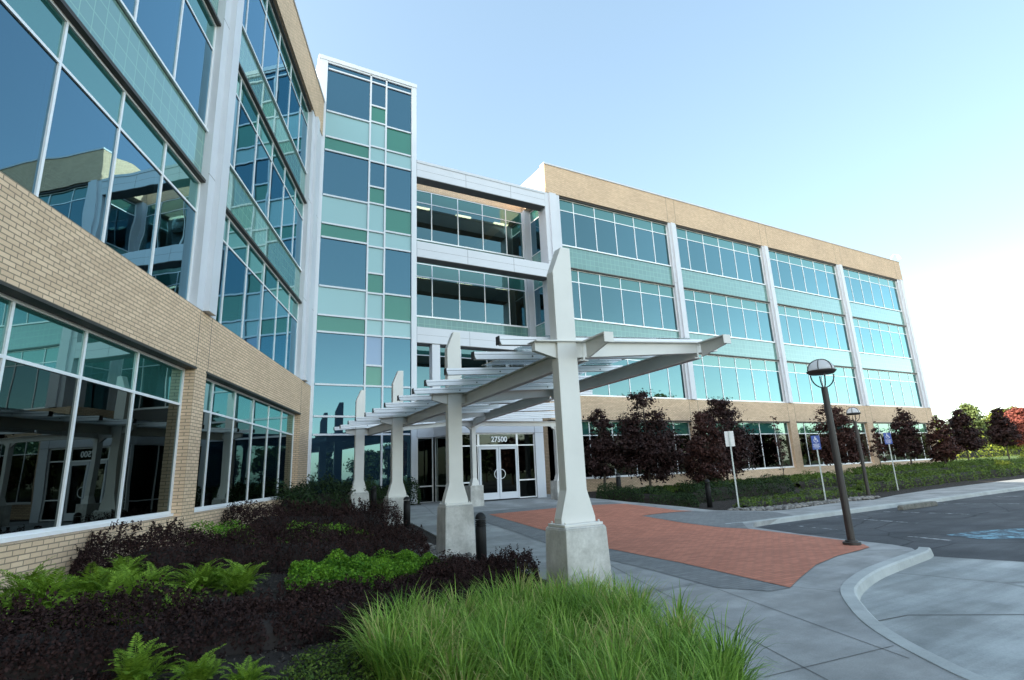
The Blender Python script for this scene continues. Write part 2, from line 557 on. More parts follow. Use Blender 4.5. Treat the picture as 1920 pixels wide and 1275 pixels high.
M['purple2'] = m_leaf('reddish_purple_foliage', (.026, .012, .011), (.085, .040, .033), .5, .16, 1.0)
M['redleaf'] = m_leaf('red_foliage', (.13, .035, .03), (.33, .11, .085), .5, .3, 1.0)
M['barberry'] = m_leaf('barberry_foliage', (.014, .008, .008), (.047, .024, .022), .8, .10, 1.3)
M['twig'] = m_plain('dark_twigs', (.02, .014, .012), .9)
M['bark'] = m_plain('tree_bark', (.085, .07, .06), .9, 0, .25, 8, .2, .4)
M['fern'] = m_leaf('fern_frond', (.08, .17, .014), (.27, .42, .05), .5, .35, 2)
M['lime'] = m_leaf('bright_groundcover', (.045, .15, .015), (.20, .38, .035), .45, .25, 2)
M['grassblade'] = m_leaf('grass_blade', (.055, .145, .018), (.29, .47, .085), .42, .35, 1.3, (.46, .42, .17))
M['hedge'] = m_leaf('green_hedge', (.03, .068, .013), (.135, .20, .034), .5, .2, 1.2)
M['darkhedge'] = m_leaf('dark_green_hedge', (.010, .022, .009), (.035, .065, .02), .5, .15, 1.2)
M['yellowgreen'] = m_leaf('yellow_green_foliage', (.15, .20, .03), (.38, .42, .07), .5, .35, .8)
M['midgreen'] = m_leaf('mid_green_foliage', (.065, .10, .035), (.18, .23, .085), .5, .3, .6)
M['conifer'] = m_leaf('conifer_foliage', (.03, .055, .025), (.085, .12, .05), .6, .2, .5)
tl_ = NT('ceiling_lamp')
em_ = tl_.n("ShaderNodeEmission")
em_.inputs[0].default_value = (1, .80, .5, 1)
em_.inputs[1].default_value = 6
tl_.l(em_.outputs[0], tl_.out.inputs[0])
M['lamp'] = tl_.mat

# ------------------------------------------------------------------ terrain
LA = 1.1956253640921903                 # bearing of the left wing's facade
P0 = (3.57, 22.6)                       # where that facade meets the tower
YF = 22.6                               # facade line of tower and right wing
def clamp(t): return max(0.0, min(1.0, t))
def dist_left(x, y):
    return (x - P0[0]) * math.sin(LA) - (y - P0[1]) * math.cos(LA)
def G(x, y):
    tl = clamp(1 - (dist_left(x, y) - .3) / 5.3)
    s = clamp((x - 12) / 5)
    s = s * s * (3 - 2 * s)
    ys, ye = 10.8 + 4 * s, 19.8 + .7 * s
    return .6 * max(tl, clamp((y - ys) / (ye - ys)))

def clip_half(poly, axis, v, keep_greater):
    out = []
    for i in range(len(poly)):
        p, q = poly[i], poly[(i + 1) % len(poly)]
        ip = p[axis] >= v if keep_greater else p[axis] <= v
        iq = q[axis] >= v if keep_greater else q[axis] <= v
        if ip: out.append(p)
        if ip != iq:
            t = (v - p[axis]) / (q[axis] - p[axis])
            out.append((p[0] + (q[0] - p[0]) * t, p[1] + (q[1] - p[1]) * t))
    return out

def drape(name, poly, mat, off=0.0, xs=(), ys=(), flat=False, skirt=0.0):
    """a flat-plan polygon laid on the terrain, cut into grid cells so that it follows the slope"""
    x_lo, x_hi = min(p[0] for p in poly), max(p[0] for p in poly)
    y_lo, y_hi = min(p[1] for p in poly), max(p[1] for p in poly)
    gx = [x_lo] + [x for x in sorted(set(xs)) if x_lo < x < x_hi] + [x_hi]
    gy = [y_lo] + [y for y in sorted(set(ys)) if y_lo < y < y_hi] + [y_hi]
    hz = lambda x, y: (0 if flat else G(x, y)) + off
    b = MB()
    for y0, y1 in zip(gy[:-1], gy[1:]):
        row = clip_half(clip_half(poly, 1, y0, True), 1, y1, False)
        if len(row) < 3: continue
        for x0, x1 in zip(gx[:-1], gx[1:]):
            c = clip_half(clip_half(row, 0, x0, True), 0, x1, False)
            d = [p for i, p in enumerate(c) if math.dist(p, c[i - 1]) > 1e-6]
            if len(d) < 3: continue
            ar = sum(d[i - 1][0] * d[i][1] - d[i][0] * d[i - 1][1] for i in range(len(d))) / 2
            if abs(ar) < 1e-6: continue
            if ar < 0: d = d[::-1]
            b.add([(x, y, hz(x, y)) for x, y in d], [tuple(range(len(d)))])
    if skirt:
        n = len(poly)
        for i in range(n):
            p, q = poly[i], poly[(i + 1) % n]
            k = max(1, int(math.dist(p, q) / .5)) if math.dist(p, q) < 30 else 1
            for j in range(k):
                u = (p[0] + (q[0] - p[0]) * j / k, p[1] + (q[1] - p[1]) * j / k)
                w = (p[0] + (q[0] - p[0]) * (j + 1) / k, p[1] + (q[1] - p[1]) * (j + 1) / k)
                b.add([(u[0], u[1], hz(*u)), (w[0], w[1], hz(*w)), (w[0], w[1], hz(*w) - skirt), (u[0], u[1], hz(*u) - skirt)], [(0, 1, 2, 3)])
    return tag(b.build(name, mat), kind='structure')

def fr(a, b, s):
    return list(np.arange(a, b + 1e-6, s))
YS = sorted(set(fr(-12, 25, 1) + [10.8, 19.8, 14.8, 20.5] + fr(10, 22, .5)))
XS = fr(-10, 24, 1) + fr(12.5, 17, .5)

KERB_IN = [(11.67, 5.73), (10.92, 5.62), (9.49, 5.40), (8.63, 5.18), (7.95, 4.94), (7.48, 4.69), (6.96, 4.31), (6.38, 3.82), (5.94, 3.33), (5.58, 2.82), (5.34, 2.40), (5.05, 1.6), (4.85, .4), (4.7, -2), (4.7, -14)]
BED_EDGE = [(2.6, -14), (2.6, -2), (3.0, 1.0), (3.85, 3.0), (4.5, 4.5), (4.95, 6.5), (5.2, 11), (5.5, 15), (5.7, 18), (6.2, 20.5), (7.95, 21.6)]
BED_R = [(14.3, 22.55), (14.12, 19.06), (14.9, 17.31), (16.21, 15.8), (16.77, 14.6), (17.5, 12.95), (18.29, 12.8), (22.4, 13.15), (23.7, 12.8), (26.67, 13.4), (30.85, 13.9), (43, 14.36), (120, 14.6)]
FAR_KERB = [(120, 11.45), (33.7, 11.40), (25.46, 11.2), (22.6, 11.2), (17.2, 11.3), (14.06, 11.0)]
ASPH_NEAR = [(13.09, 10.32), (12.53, 8.59), (12.24, 7.18), (12.12, 6.35), (11.9, 5.9)]

ground = MB()
ground.add([(-900, -900, -.32), (900, -900, -.32), (900, 900, -.32), (-900, 900, -.32)], [(0, 1, 2, 3)])
tag(ground.build('ground', M['far']), kind='structure')
walk_poly = BED_R[::1] + FAR_KERB + ASPH_NEAR + KERB_IN + BED_EDGE + [(7.95, 22.55)]
drape('plaza_walkway', walk_poly, M['walk'], 0.0, XS + fr(30, 110, 10), YS, skirt=.3)
Lp = lambda s, o=0.0: (P0[0] + s * math.cos(LA) + o * math.sin(LA), P0[1] + s * math.sin(LA) - o * math.cos(LA))
drape('planting_bed', BED_EDGE + [(7.95, 22.55), (3.6, 22.55), Lp(-20, .02), Lp(-38, .02), (-9, -14)], M['soil'], -.03, fr(-10, 8, .5), YS, skirt=.2)
drape('entry_bed', BED_R[::-1] + [(53, 22.55), (120, 22.55)], M['soil'], -.03, fr(13, 60, 1), YS, skirt=.2)
drape('lawn', [(53.3, 22.6), (120, 22.6), (160, 60), (53.3, 60)], M['turf'], -.02, (), ())
asph = [(14.2, 11.12), (17.2, 11.42), (22.6, 11.32), (25.46, 11.32), (33.7, 11.52), (220, 11.6), (220, -60), (16, -60), (12.33, 4.4), (11.95, 5.67), (11.85, 6.0), (12.0, 6.5), (12.2, 7.4), (12.5, 8.7), (13.05, 10.4)]
drape('car_park', asph, M['asphalt'], -.13, flat=True)
apr = [(11.95, 5.67), (12.33, 4.4), (16, -60), (4.4, -60), (4.4, -14)] + [(x - .1, y + .02) for x, y in KERB_IN[::-1][1:]]
drape('concrete_apron', apr, M['apron'], -.126, flat=True)
drape('far_verge', [(120, 11.6), (220, 11.6), (220, 60), (120, 60)], M['turf'], -.1, flat=True)

BRICK = [(8.3, 16.56), (8.14, 12.73), (7.66, 7.61), (7.26, 5.25), (7.93, 5.55), (9.08, 6.02), (10.14, 6.28), (11.0, 6.36), (11.45, 6.42), (11.75, 6.7), (12.0, 7.15), (12.2, 8.01), (12.6, 9.99), (12.18, 11.94), (12.15, 13.61), (13.59, 13.98), (15.5, 14.6), (14.75, 14.7), (14.15, 16.67), (12.82, 16.68), (11.02, 16.7)]
drape('brick_paving', BRICK, M['paver'], .012, fr(7, 16, .5), YS)
drape('paver_border', [(7.26, 5.25), (7.66, 7.61), (8.14, 12.73), (8.3, 16.56), (11.02, 16.7), (12.82, 16.68), (14.15, 16.67), (14.0, 17.4), (12.8, 17.4), (7.55, 17.3), (7.35, 12.8), (6.85, 7.7), (6.55, 5.9), (6.9, 5.3)], M['border'], .006, fr(7, 14, 1), YS)
drape('paver_border', [(12.65, 10.1), (13.05, 10.5), (13.9, 11.3), (16.3, 11.2), (17.2, 12.7), (16.5, 14.4), (15.55, 14.6), (13.6, 13.93), (12.2, 13.56), (12.24, 11.95)], M['border'], .008, fr(12, 17, .5), YS)

# kerb swept along the apron edge and along the far side of the car park
def sweep_kerb(name, line, w, z0, side=1):
    b = MB()
    pts = [Vector((x, y)) for x, y in line]
    rows = []
    for i, p in enumerate(pts):
        d = (pts[min(i + 1, len(pts) - 1)] - pts[max(i - 1, 0)]).normalized()
        n = Vector((d.y, -d.x)) * side
        zt = G(p.x, p.y) + .01
        o, q = p, p + n * w
        q2, e = p + n * (w + .025), p + n * (w + .055)
        rows.append([(o.x, o.y, zt - .02), (o.x + n.x * .012, o.y + n.y * .012, zt), (q.x, q.y, zt - .003), (q2.x, q2.y, zt - .025), (e.x, e.y, z0 - .02), (o.x, o.y, z0 - .05)])
    k = len(rows[0])
    fs = []
    for i in range(len(rows) - 1):
        for j in range(k):
            a, c = i * k + j, i * k + (j + 1) % k
            fs.append((a, c, c + k, a + k))
    fs += [tuple(range(k)), tuple((len(rows) - 1) * k + j for j in range(k - 1, -1, -1))]
    b.add([v for r in rows for v in r], fs)
    me = b.mesh(name, M['kerb'])
    bm = bmesh.new(); bm.from_mesh(me); bmesh.ops.recalc_face_normals(bm, faces=bm.faces[:]); bm.to_mesh(me); bm.free()
    return tag(link(name, me), kind='structure')

def smooth_line(pts, n=4):
    out = []
    P = [Vector(p) for p in pts]
    for i in range(len(P) - 1):
        p0, p1, p2, p3 = P[max(i - 1, 0)], P[i], P[i + 1], P[min(i + 2, len(P) - 1)]
        for k in range(n):
            t = k / n
            q = .5 * (2 * p1 + (p2 - p0) * t + (2 * p0 - 5 * p1 + 4 * p2 - p3) * t * t + (3 * p1 - p0 - 3 * p2 + p3) * t ** 3)
            out.append((q.x, q.y))
    out.append(tuple(P[-1]))
    return out
sweep_kerb('kerb', smooth_line([(12.05, 5.86)] + KERB_IN), .17, -.13, -1)
sweep_kerb('kerb', smooth_line([(13.2, 11.45), (14.3, 11.28), (16.33, 11.32), (22.6, 11.34), (25.46, 11.3), (33.7, 11.5), (60, 11.55), (120, 11.6)], 3), .16, -.13, 1)
def strips(name, lines, w, mat, off, flat=None):
    b = MB()
    for pts in lines:
        for a, c in zip(pts[:-1], pts[1:]):
            n = max(1, int(math.dist(a, c) / .6))
            for i in range(n):
                p = (a[0] + (c[0] - a[0]) * i / n, a[1] + (c[1] - a[1]) * i / n)
                q = (a[0] + (c[0] - a[0]) * (i + 1) / n, a[1] + (c[1] - a[1]) * (i + 1) / n)
                d = Vector((q[0] - p[0], q[1] - p[1])).normalized() * w / 2
                hz = lambda r: (flat if flat is not None else G(*r)) + off
                b.add([(p[0] + d.y, p[1] - d.x, hz(p)), (q[0] + d.y, q[1] - d.x, hz(q)), (q[0] - d.y, q[1] + d.x, hz(q)), (p[0] - d.y, p[1] + d.x, hz(p))], [(0, 1, 2, 3)])
    return tag(b.build(name, mat), kind='structure')
cl_, sl_ = math.cos(LA), math.sin(LA)
jl = [[(5.47 + cl_ * t, 5.43 + sl_ * t) for t in (-2.6, 5.0)], [(6.5, 5.85), (5.55, 2.95)],
      [(5.1, 6.3), (6.6, 6.35)], [(5.2, 9.2), (7.0, 9.25)], [(5.25, 12.2), (7.3, 12.2)], [(5.5, 15.2), (7.5, 15.2)], [(5.7, 18), (13.9, 18)], [(10.5, 18), (10.5, 19.9)], [(4.2, 3.4), (5.8, 3.2)],
      [(18.5, 11.5), (18.5, 12.8)], [(20.5, 11.5), (20.5, 12.9)], [(22.6, 11.5), (22.6, 13.0)], [(24.8, 11.5), (24.8, 13)], [(27, 11.5), (27, 13.4)], [(29.2, 11.5), (29.2, 13.7)]]
strips('pavement_joint', jl, .009, M['joint'], .004)
strips('apron_joint', [[(6.72, 4.02), (7.5, 3.9), (9.2, 2.55), (12.6, .2)], [(5.6, 2.2), (9, -3)], [(11.95, 5.6), (12.33, 4.4), (13.2, -10)]], .018, M['joint'], -.121, 0)
strips('parking_line', [[(14.5, 7.35), (14.33, 6.3)], [(15.01, 10.6), (14.7, 8.77)], [(24.0, 10.9), (25.2, 8.2), (26, 6.3)], [(17.75, 11.2), (17.3, 8.3)], [(20.2, 11), (20.5, 8)], [(28.4, 11.2), (29.8, 7.5)], [(33, 11.3), (35, 7)]], .10, M['paint'], -.125, 0)
bp_ = MB()
bp_.add([(x, y, -.124) for x, y in [(15.2, 6.75), (16.4, 6.55), (17.4, 6.1), (17.0, 5.1), (15.5, 5.35), (14.9, 5.95)]], [(0, 5, 4, 3, 2, 1)])
tag(bp_.build('painted_parking_mark', M['bluepaint']), kind='structure')

exec_veg = True
# ------------------------------------------------------------------ office building
B = empty('office_building', (12, 23, .5))
tag(B, "four-storey tan brick office building with blue-green glass bands and a tall glazed stair tower", "building")
BI = B.matrix_basis.copy()
BI = Matrix.Translation((-12, -23, -.5))                 # parts are laid out in world metres
RW = BI
LW = BI @ Matrix.Translation((P0[0], P0[1], 0)) @ Matrix.Rotation(LA, 4, 'Z')
BASE = .55
lev = lambda u: u * YF + EYE
SILL = [lev(-.0235), lev(.162), lev(.345), lev(.530)]
HEAD = [lev(.1045), lev(.2875), lev(.4705), lev(.655)]
TRAN = [lev(.0705), lev(.255), lev(.4385), lev(.6235)]
BRICK_B, ROOF = lev(.6585), lev(.735)
_cache = {}
def window(Mx, x0, x1, z0, z1, mulls, ztr, yrec=.22, glass='glass', label=None, fw=.046, tmat='transom', sill=True, mid=()):
    """one glazed opening: frame with mullions, its panes and its transom panes"""
    w, h = x1 - x0, z1 - z0
    ms = tuple(round(m - x0, 3) for m in mulls if x0 + .1 < m < x1 - .1)
    key = (round(w, 3), round(h, 3), ms, None if ztr is None else round(ztr - z0, 3), glass, fw, tmat, sill, tuple(mid))
    if key not in _cache:
        fb, pb, tb, sb = MB(), MB(), MB(), MB()
        t = None if ztr is None else ztr - z0
        fb.box(0, w, 0, .13, h - fw, h)
        fb.box(0, w, 0, .13, 0, fw)
        fb.box(0, fw, .001, .129, fw, h - fw)
        fb.box(w - fw, w, .001, .129, fw, h - fw)
        for m in ms:
            fb.box(m - fw / 2, m + fw / 2, .002, .128, fw, h - fw)
        xs = [fw] + [q for m in ms for q in (m - fw / 2, m + fw / 2)] + [w - fw]
        hz = ([t] if t else []) + list(mid)
        for zc in hz:
            for a, c in zip(xs[0::2], xs[1::2]):
                fb.box(a, c, .004, .126, zc - fw / 2, zc + fw / 2)
        rr = random.Random(str(key))
        def pane(bb, a, c, za, zb):
            d = [rr.uniform(-.0025, .0025) for _ in range(3)]
            bb.add([(a, .028 + d[0], za), (c, .028 + d[1], za), (c, .028 + d[1] + d[2], zb), (a, .028 + d[0] + d[2], zb)], [(0, 1, 2, 3)])
        for a, c in zip(xs[0::2], xs[1::2]):
            pane(pb, a - .01, c + .01, fw - .01, (t if t else h - fw + .01))
            if t:
                pane(tb, a - .01, c + .01, t + .001, h - fw + .01)
        sb.box(-.02, w + .02, -.05, .0, -.05, .0)
        _cache[key] = (fb.mesh('window', M['alu']), pb.mesh('pane', M[glass]), tb.mesh('transom_pane', M[tmat]) if t else None, sb.mesh('sill', M['alu']))
    f, p, t, s = _cache[key]
    o = link('window', f, B, Mx @ Matrix.Translation((x0, yrec, z0)))
    link('pane', p, o)
    if t: link('transom_pane', t, o)
    if sill: link('sill', s, o)
    if label: o['label'] = label
    return o

def spandrel(Mx, x0, x1, z0, z1, y=.24, mat='spandrel'):
    b = MB()
    b.add([(x0, y, z0), (x1, y, z0), (x1, y, z1), (x0, y, z1)], [(0, 1, 2, 3)])
    b.box(x0, x1, y + .02, y + .12, z0 + .002, z1 - .002)
    o = b.build('spandrel_panel', M[mat], B, Mx)
    return o

def wing(Mx, bays, piers, x_lo, x_hi, depth, mull_of, pil, glass_gf='glass_gf', left=True):
    """brick base and parapet, glazed bays between metal pilasters, and what is seen behind the glass"""
    bw = MB()
    # brick: plinth, piers, band and parapet are butted end to end
    bw.box(x_lo, x_hi, 0, .35, BASE - .5, SILL[0] - .055)
    for a, c in piers:
        bw.box(a, c, 0, .35, SILL[0] - .055, HEAD[0])
    bw.box(x_lo, x_hi, 0, .35, HEAD[0], SILL[1] - .055)
    o = bw.build('brick_wall', M['brick'], B, Mx)
    pp = MB()
    pp.box(x_lo, x_hi, -.03, .33, BRICK_B, ROOF)
    pp.build('brick_parapet', M['brick'], B, Mx)
    cp = MB()
    cp.box(x_lo - .03, x_hi + .03, -.07, .38, ROOF, ROOF + .09)
    cp.build('coping', M['cap'], B, Mx)
    cj = MB()
    for xj in [x for a, c in pil for x in (a, c)]:
        if x_lo + .2 < xj < x_hi - .2:
            cj.box(xj - .008, xj + .008, -.033, -.028, BRICK_B + .01, ROOF - .01)
            cj.box(xj - .008, xj + .008, -.003, .002, HEAD[0] + .01, SILL[1] - .07)
    cj.build('control_joint', M['joint'], B, Mx)
    for a, c in pil:
        b = MB()
        b.box(a, c, .0, .36, SILL[1] - .05, BRICK_B - .003)
        mid = (a + c) / 2
        hw = min(.17, (c - a) * .26)
        b.box(mid - hw, mid + hw, -.11, .0, SILL[1] - .045, BRICK_B - .006)
        for zz in (HEAD[1] + .2, HEAD[2] + .2):
            b.box(a - .001, c + .001, -.001, .02, zz, zz + .012, 1)
        b.build('pilaster', [M['metal'], M['joint']], B, Mx)
    for a, c in bays:
        ms = mull_of(a, c)
        window(Mx, a, c, SILL[0], HEAD[0] - .03, ms, TRAN[0], .2, glass_gf, tmat='transom_front')
        lt = MB()
        lt.box(a - .04, c + .04, -.012, .3, HEAD[0] - .03, HEAD[0] + .012)
        lt.build('lintel', M['dark_trim'], B, Mx)
        for k in (1, 2, 3):
            window(Mx, a, c, SILL[k], HEAD[k] - .02, ms, TRAN[k], .16, 'glass_front', tmat='transom_front')
            hd = MB()
            hd.box(a, c, .04, .3, HEAD[k] - .02, HEAD[k] + .05)
            hd.build('head_trim', M['dark_trim'], B, Mx)
            if k < 3:
                spandrel(Mx, a, c, HEAD[k] + .05, SILL[k + 1] - .055, .17, 'spandrel_front')
            else:
                pass
    cb = MB()
    for z0, z1 in ((BASE - .4, BASE + .02), (HEAD[0] + .05, SILL[1] - .1), (HEAD[1] + .1, SILL[2] - .1), (HEAD[2] + .1, SILL[3] - .1), (BRICK_B + .05, BRICK_B + .5)):
        cb.box(x_lo + .4, x_hi - .4, .45, 7.0, z0, z1)
    cb.build('floor_slab', M['interior'], B, Mx)
    cw = MB()
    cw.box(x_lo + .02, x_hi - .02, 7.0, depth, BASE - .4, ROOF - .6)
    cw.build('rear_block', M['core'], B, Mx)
    ew = MB()
    ew.box(x_hi - .35, x_hi, .36, depth, BASE - .5, ROOF - .01)
    ew.build('end_wall', M['brick'], B, Mx)
    ew = MB()
    ew.box(x_lo, x_lo + .35, .33, depth, BRICK_B, ROOF - .01)
    ew.build('end_wall', M['brick'], B, Mx)
    ew = MB()
    ew.box(x_lo, x_lo + .35, 2.6, depth, BASE - .5, BRICK_B)
    ew.build('inner_wall', M['core'], B, Mx)
    rf = MB()
    rf.box(x_lo + .36, x_hi - .36, .4, depth, ROOF - .55, ROOF - .35)
    rf.build('roof', M['roof'], B, Mx)
    return o

# left wing (its own x runs towards the tower, 0 at the tower)
lp_c = [-10.18 - 9.15 * k for k in range(3)]
l_pil = [(c - .52, c + .52) for c in lp_c] + [(-1.85, -.12)]
l_pier = [(c - .28, c + .28) for c in lp_c] + [(-1.47, 0.0), (-37.0, -36.9)]
l_bays_u = []
edges = [-36.9] + [v for c in sorted(lp_c) for v in (c - .52, c + .52)] + [-1.85]
def lmull(a, c):
    n = [a + 1.0 + 1.45 * i for i in range(8)]
    return [x for x in n if x < c - .6]
# ground floor openings are wider than the upper ones, so the left wing lays them out itself
def left_wing():
    Mx = LW
    xl, xh, depth = -37.0, 0.0, 13.0
    bw = MB()
    bw.box(xl, xh, 0, .35, BASE - .6, SILL[0] - .055)
    for a, c in l_pier:
        bw.box(a, c, 0, .35, SILL[0] - .055, HEAD[0])
    bw.box(xl, xh, 0, .35, HEAD[0], SILL[1] - .055)
    bw.build('brick_wall', M['brick'], B, Mx)['label'] = "tan brick base of the left wing"
    pp = MB(); pp.box(xl, xh - .06, -.03, .33, BRICK_B, ROOF)
    pp.build('brick_parapet', M['brick'], B, Mx)['label'] = "brick parapet of the left wing"
    cp = MB(); cp.box(xl - .03, xh - .03, -.07, .38, ROOF, ROOF + .09)
    cp.build('coping', M['cap'], B, Mx)
    cj = MB()
    for xj in (-10.46, -9.86, -19.6, -19.0, -1.5):
        cj.box(xj - .007, xj + .007, -.003, .002, HEAD[0] + .01, SILL[1] - .07)
    cj.build('control_joint', M['joint'], B, Mx)
    for a, c in l_pil:
        b = MB()
        b.box(a, c, .0, .36, SILL[1] - .05, BRICK_B - .003)
        m = (a + c) / 2 if c - a < 1.2 else a + .62
        b.box(m - .2, m + .2, -.13, .0, SILL[1] - .045, BRICK_B - .006)
        for zz in (HEAD[1] + .2, HEAD[2] + .2):
            b.box(a - .001, c + .001, -.001, .02, zz, zz + .012, 1)
        b.build('pilaster', [M['metal'], M['joint']], B, Mx)
    gf = [-36.9] + [v for c in sorted(lp_c) for v in (c - .28, c + .28)] + [-1.47]
    for i in range(0, len(gf), 2):
        a, c = gf[i], gf[i + 1]
        g_m = [x for x in ([-8.94 - 9.15 * q + 1.46 * j for q in range(4) for j in range(5)]) if a + .4 < x < c - .4]
        window(Mx, a, c, SILL[0], HEAD[0] - .03, g_m, TRAN[0], .2, 'glass_gf')
        lt = MB(); lt.box(a - .04, c + .04, -.012, .3, HEAD[0] - .03, HEAD[0] + .012)
        lt.build('lintel', M['dark_trim'], B, Mx)
        a, c = edges[i], edges[i + 1]
        for k in (1, 2, 3):
            window(Mx, a, c, SILL[k], HEAD[k] - .02, g_m, TRAN[k], .16, 'glass')
            hd = MB(); hd.box(a, c, .06, .3, HEAD[k] - .02, HEAD[k] + .05)
            hd.build('head_trim', M['dark_trim'], B, Mx)
            if k < 3:
                spandrel(Mx, a, c, HEAD[k] + .05, SILL[k + 1] - .055, .17)
    cb = MB()
    for z0, z1 in ((BASE - .4, BASE + .02), (HEAD[0] + .05, SILL[1] - .1), (HEAD[1] + .1, SILL[2] - .1), (HEAD[2] + .1, SILL[3] - .1), (BRICK_B + .05, BRICK_B + .5)):
        cb.box(xl + .4, xh - .4, .45, 6.0, z0, z1)
    cb.build('floor_slab', M['interior'], B, Mx)
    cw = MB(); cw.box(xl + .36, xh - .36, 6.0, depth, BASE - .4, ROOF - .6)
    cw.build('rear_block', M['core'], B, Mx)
    ew = MB()
    ew.box(xl, xl + .35, .36, depth, BASE - .5, ROOF - .01)
    ew.box(xh - .35, xh - .07, .36, depth, BASE - .5, ROOF - .6)
    ew.build('end_wall', M['brick'], B, Mx)
    rf = MB(); rf.box(xl + .36, xh - .36, .4, depth, ROOF - .55, ROOF - .35)
    rf.build('roof', M['roof'], B, Mx)
left_wing()

# right wing: laid out from its left corner, parallel to the tower front
RWF = BI @ Matrix.Translation((0, YF, 0))
r_pil = [(24.63, 25.33), (33.76, 34.49), (42.92, 43.75), (52.03, 53.0)]
r_bays = [(16.32, 24.63), (25.33, 33.76), (34.49, 42.92), (43.75, 52.03)]
r_pier = [(14.9, 16.32)] + r_pil
wing(RWF, r_bays, r_pier, 15.42, 53.0, 15.0, lambda a, c: [a + 1.06 + 1.5 * i for i in range(5)], r_pil)
cpil = MB()
cpil.box(15.35, 16.32, 0, .72, SILL[1] - .05, BRICK_B - .003)
cpil.box(15.62, 16.05, -.09, 0, SILL[1] - .045, BRICK_B - .006)
for zz in (HEAD[1] + .2, HEAD[2] + .2):
    cpil.box(15.349, 16.321, -.001, .02, zz, zz + .012, 1)
cpil.build('corner_pilaster', [M['metal'], M['joint']], B, RWF)
# brick pier under that corner and its return
bp = MB()
bp.box(14.9, 15.42, .0, 2.5, BASE - .5, SILL[1] - .06)
bp.build('brick_pier', M['brick'], B, RWF)
# return wall of the right wing, facing the recess
RET = BI @ Matrix.Translation((15.75, 24.95, 0)) @ Matrix.Rotation(-math.pi / 2, 4, 'Z')
for k in (1, 2, 3):
    window(RET, 0, 1.62, SILL[k], HEAD[k] - .02, [], TRAN[k], .03, 'glass', sill=False)
    if k < 3:
        spandrel(RET, 0, 1.62, HEAD[k], SILL[k + 1], .06)
ipil = MB()
ipil.box(15.42, 15.82, 2.36, 2.58, SILL[1], BRICK_B)
ipil.build('pilaster', M['metal'], B, RWF)
# white horizontal beams across the recess
for z0, z1 in ((lev(.255), lev(.287)), (lev(.437), lev(.471)), (lev(.620), lev(.6525))):
    b = MB()
    b.box(8.0, 15.345, 0, .62, z0, z1)
    for xj in (10.6, 13.2):
        b.box(xj - .006, xj + .006, -.002, .003, z0 + .01, z1 - .01, 1)
    b.box(8.01, 15.34, -.002, .003, (z0 + z1) / 2 - .004, (z0 + z1) / 2 + .004, 1)
    b.build('metal_beam', [M['metal'], M['joint']], B, RWF)
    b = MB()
    b.box(8.0, 15.34, .01, .61, z0 - .03, z0 - .001)  # dark plate added below the beam to darken its underside
    b.build('shaded_soffit', M['shaded_soffit'], B, RWF)
# recessed wall
YR = 25.17
RCF = BI @ Matrix.Translation((0, YR, 0))
rm = [9.74, 11.28, 12.79, 14.3]
for k in (1, 2, 3):
    window(RCF, 8.0, 15.42, SILL[k] - .01, HEAD[k] + .02, rm, TRAN[k] + .02, .02, 'glass_front', "shaded window band deep in the recess", tmat='transom_front')
    if k < 3:
        spandrel(RCF, 8.0, 15.42, HEAD[k] + .02, SILL[k + 1] - .06, .03, 'spandrel_front')
rb = MB()
rb.box(8.0, 15.40, 0, .3, HEAD[3] + .02, 17.5)
rb.build('brick_fascia', M['brick'], B, RCF)
rc = MB()
rc.box(8.0, 15.40, .31, 10.0, 17.3, 17.48)
rc.build('recess_roof', M['roof'], B, RCF)
rc = MB()
rc.box(8.0, 15.345, -.03, .65, lev(.6525) + .002, lev(.6525) + .14)
rc.build('coping', M['cap'], B, RWF)
rl = MB()
for z0, z1 in ((HEAD[0] + .35, SILL[1] - .12), (HEAD[1] + .15, SILL[2] - .12), (HEAD[2] + .15, SILL[3] - .12)):
    rl.box(8.0, 15.4, .3, 6, z0, z1)
rl.build('floor_slab', M['interior'], B, RCF)
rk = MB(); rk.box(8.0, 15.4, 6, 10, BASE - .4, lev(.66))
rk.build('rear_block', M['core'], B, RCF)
for k in (2, 3):
    for x in (9.3, 11.9, 14.4):
        b = MB(); b.box(x, x + .95, 1.6, 1.75, HEAD[k] - .12, HEAD[k] - .06)
        b.build('ceiling_light', M['lamp'], B, RCF)
# wall under the recess, at the back of the entrance porch
eb = MB()
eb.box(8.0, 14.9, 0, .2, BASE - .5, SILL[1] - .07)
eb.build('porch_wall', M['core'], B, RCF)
ec = MB()
ec.box(8.72, 9.10, .02, .4, lev(.099) + .02, lev(.255))
ec.build('metal_column', M['metal'], B, RWF)

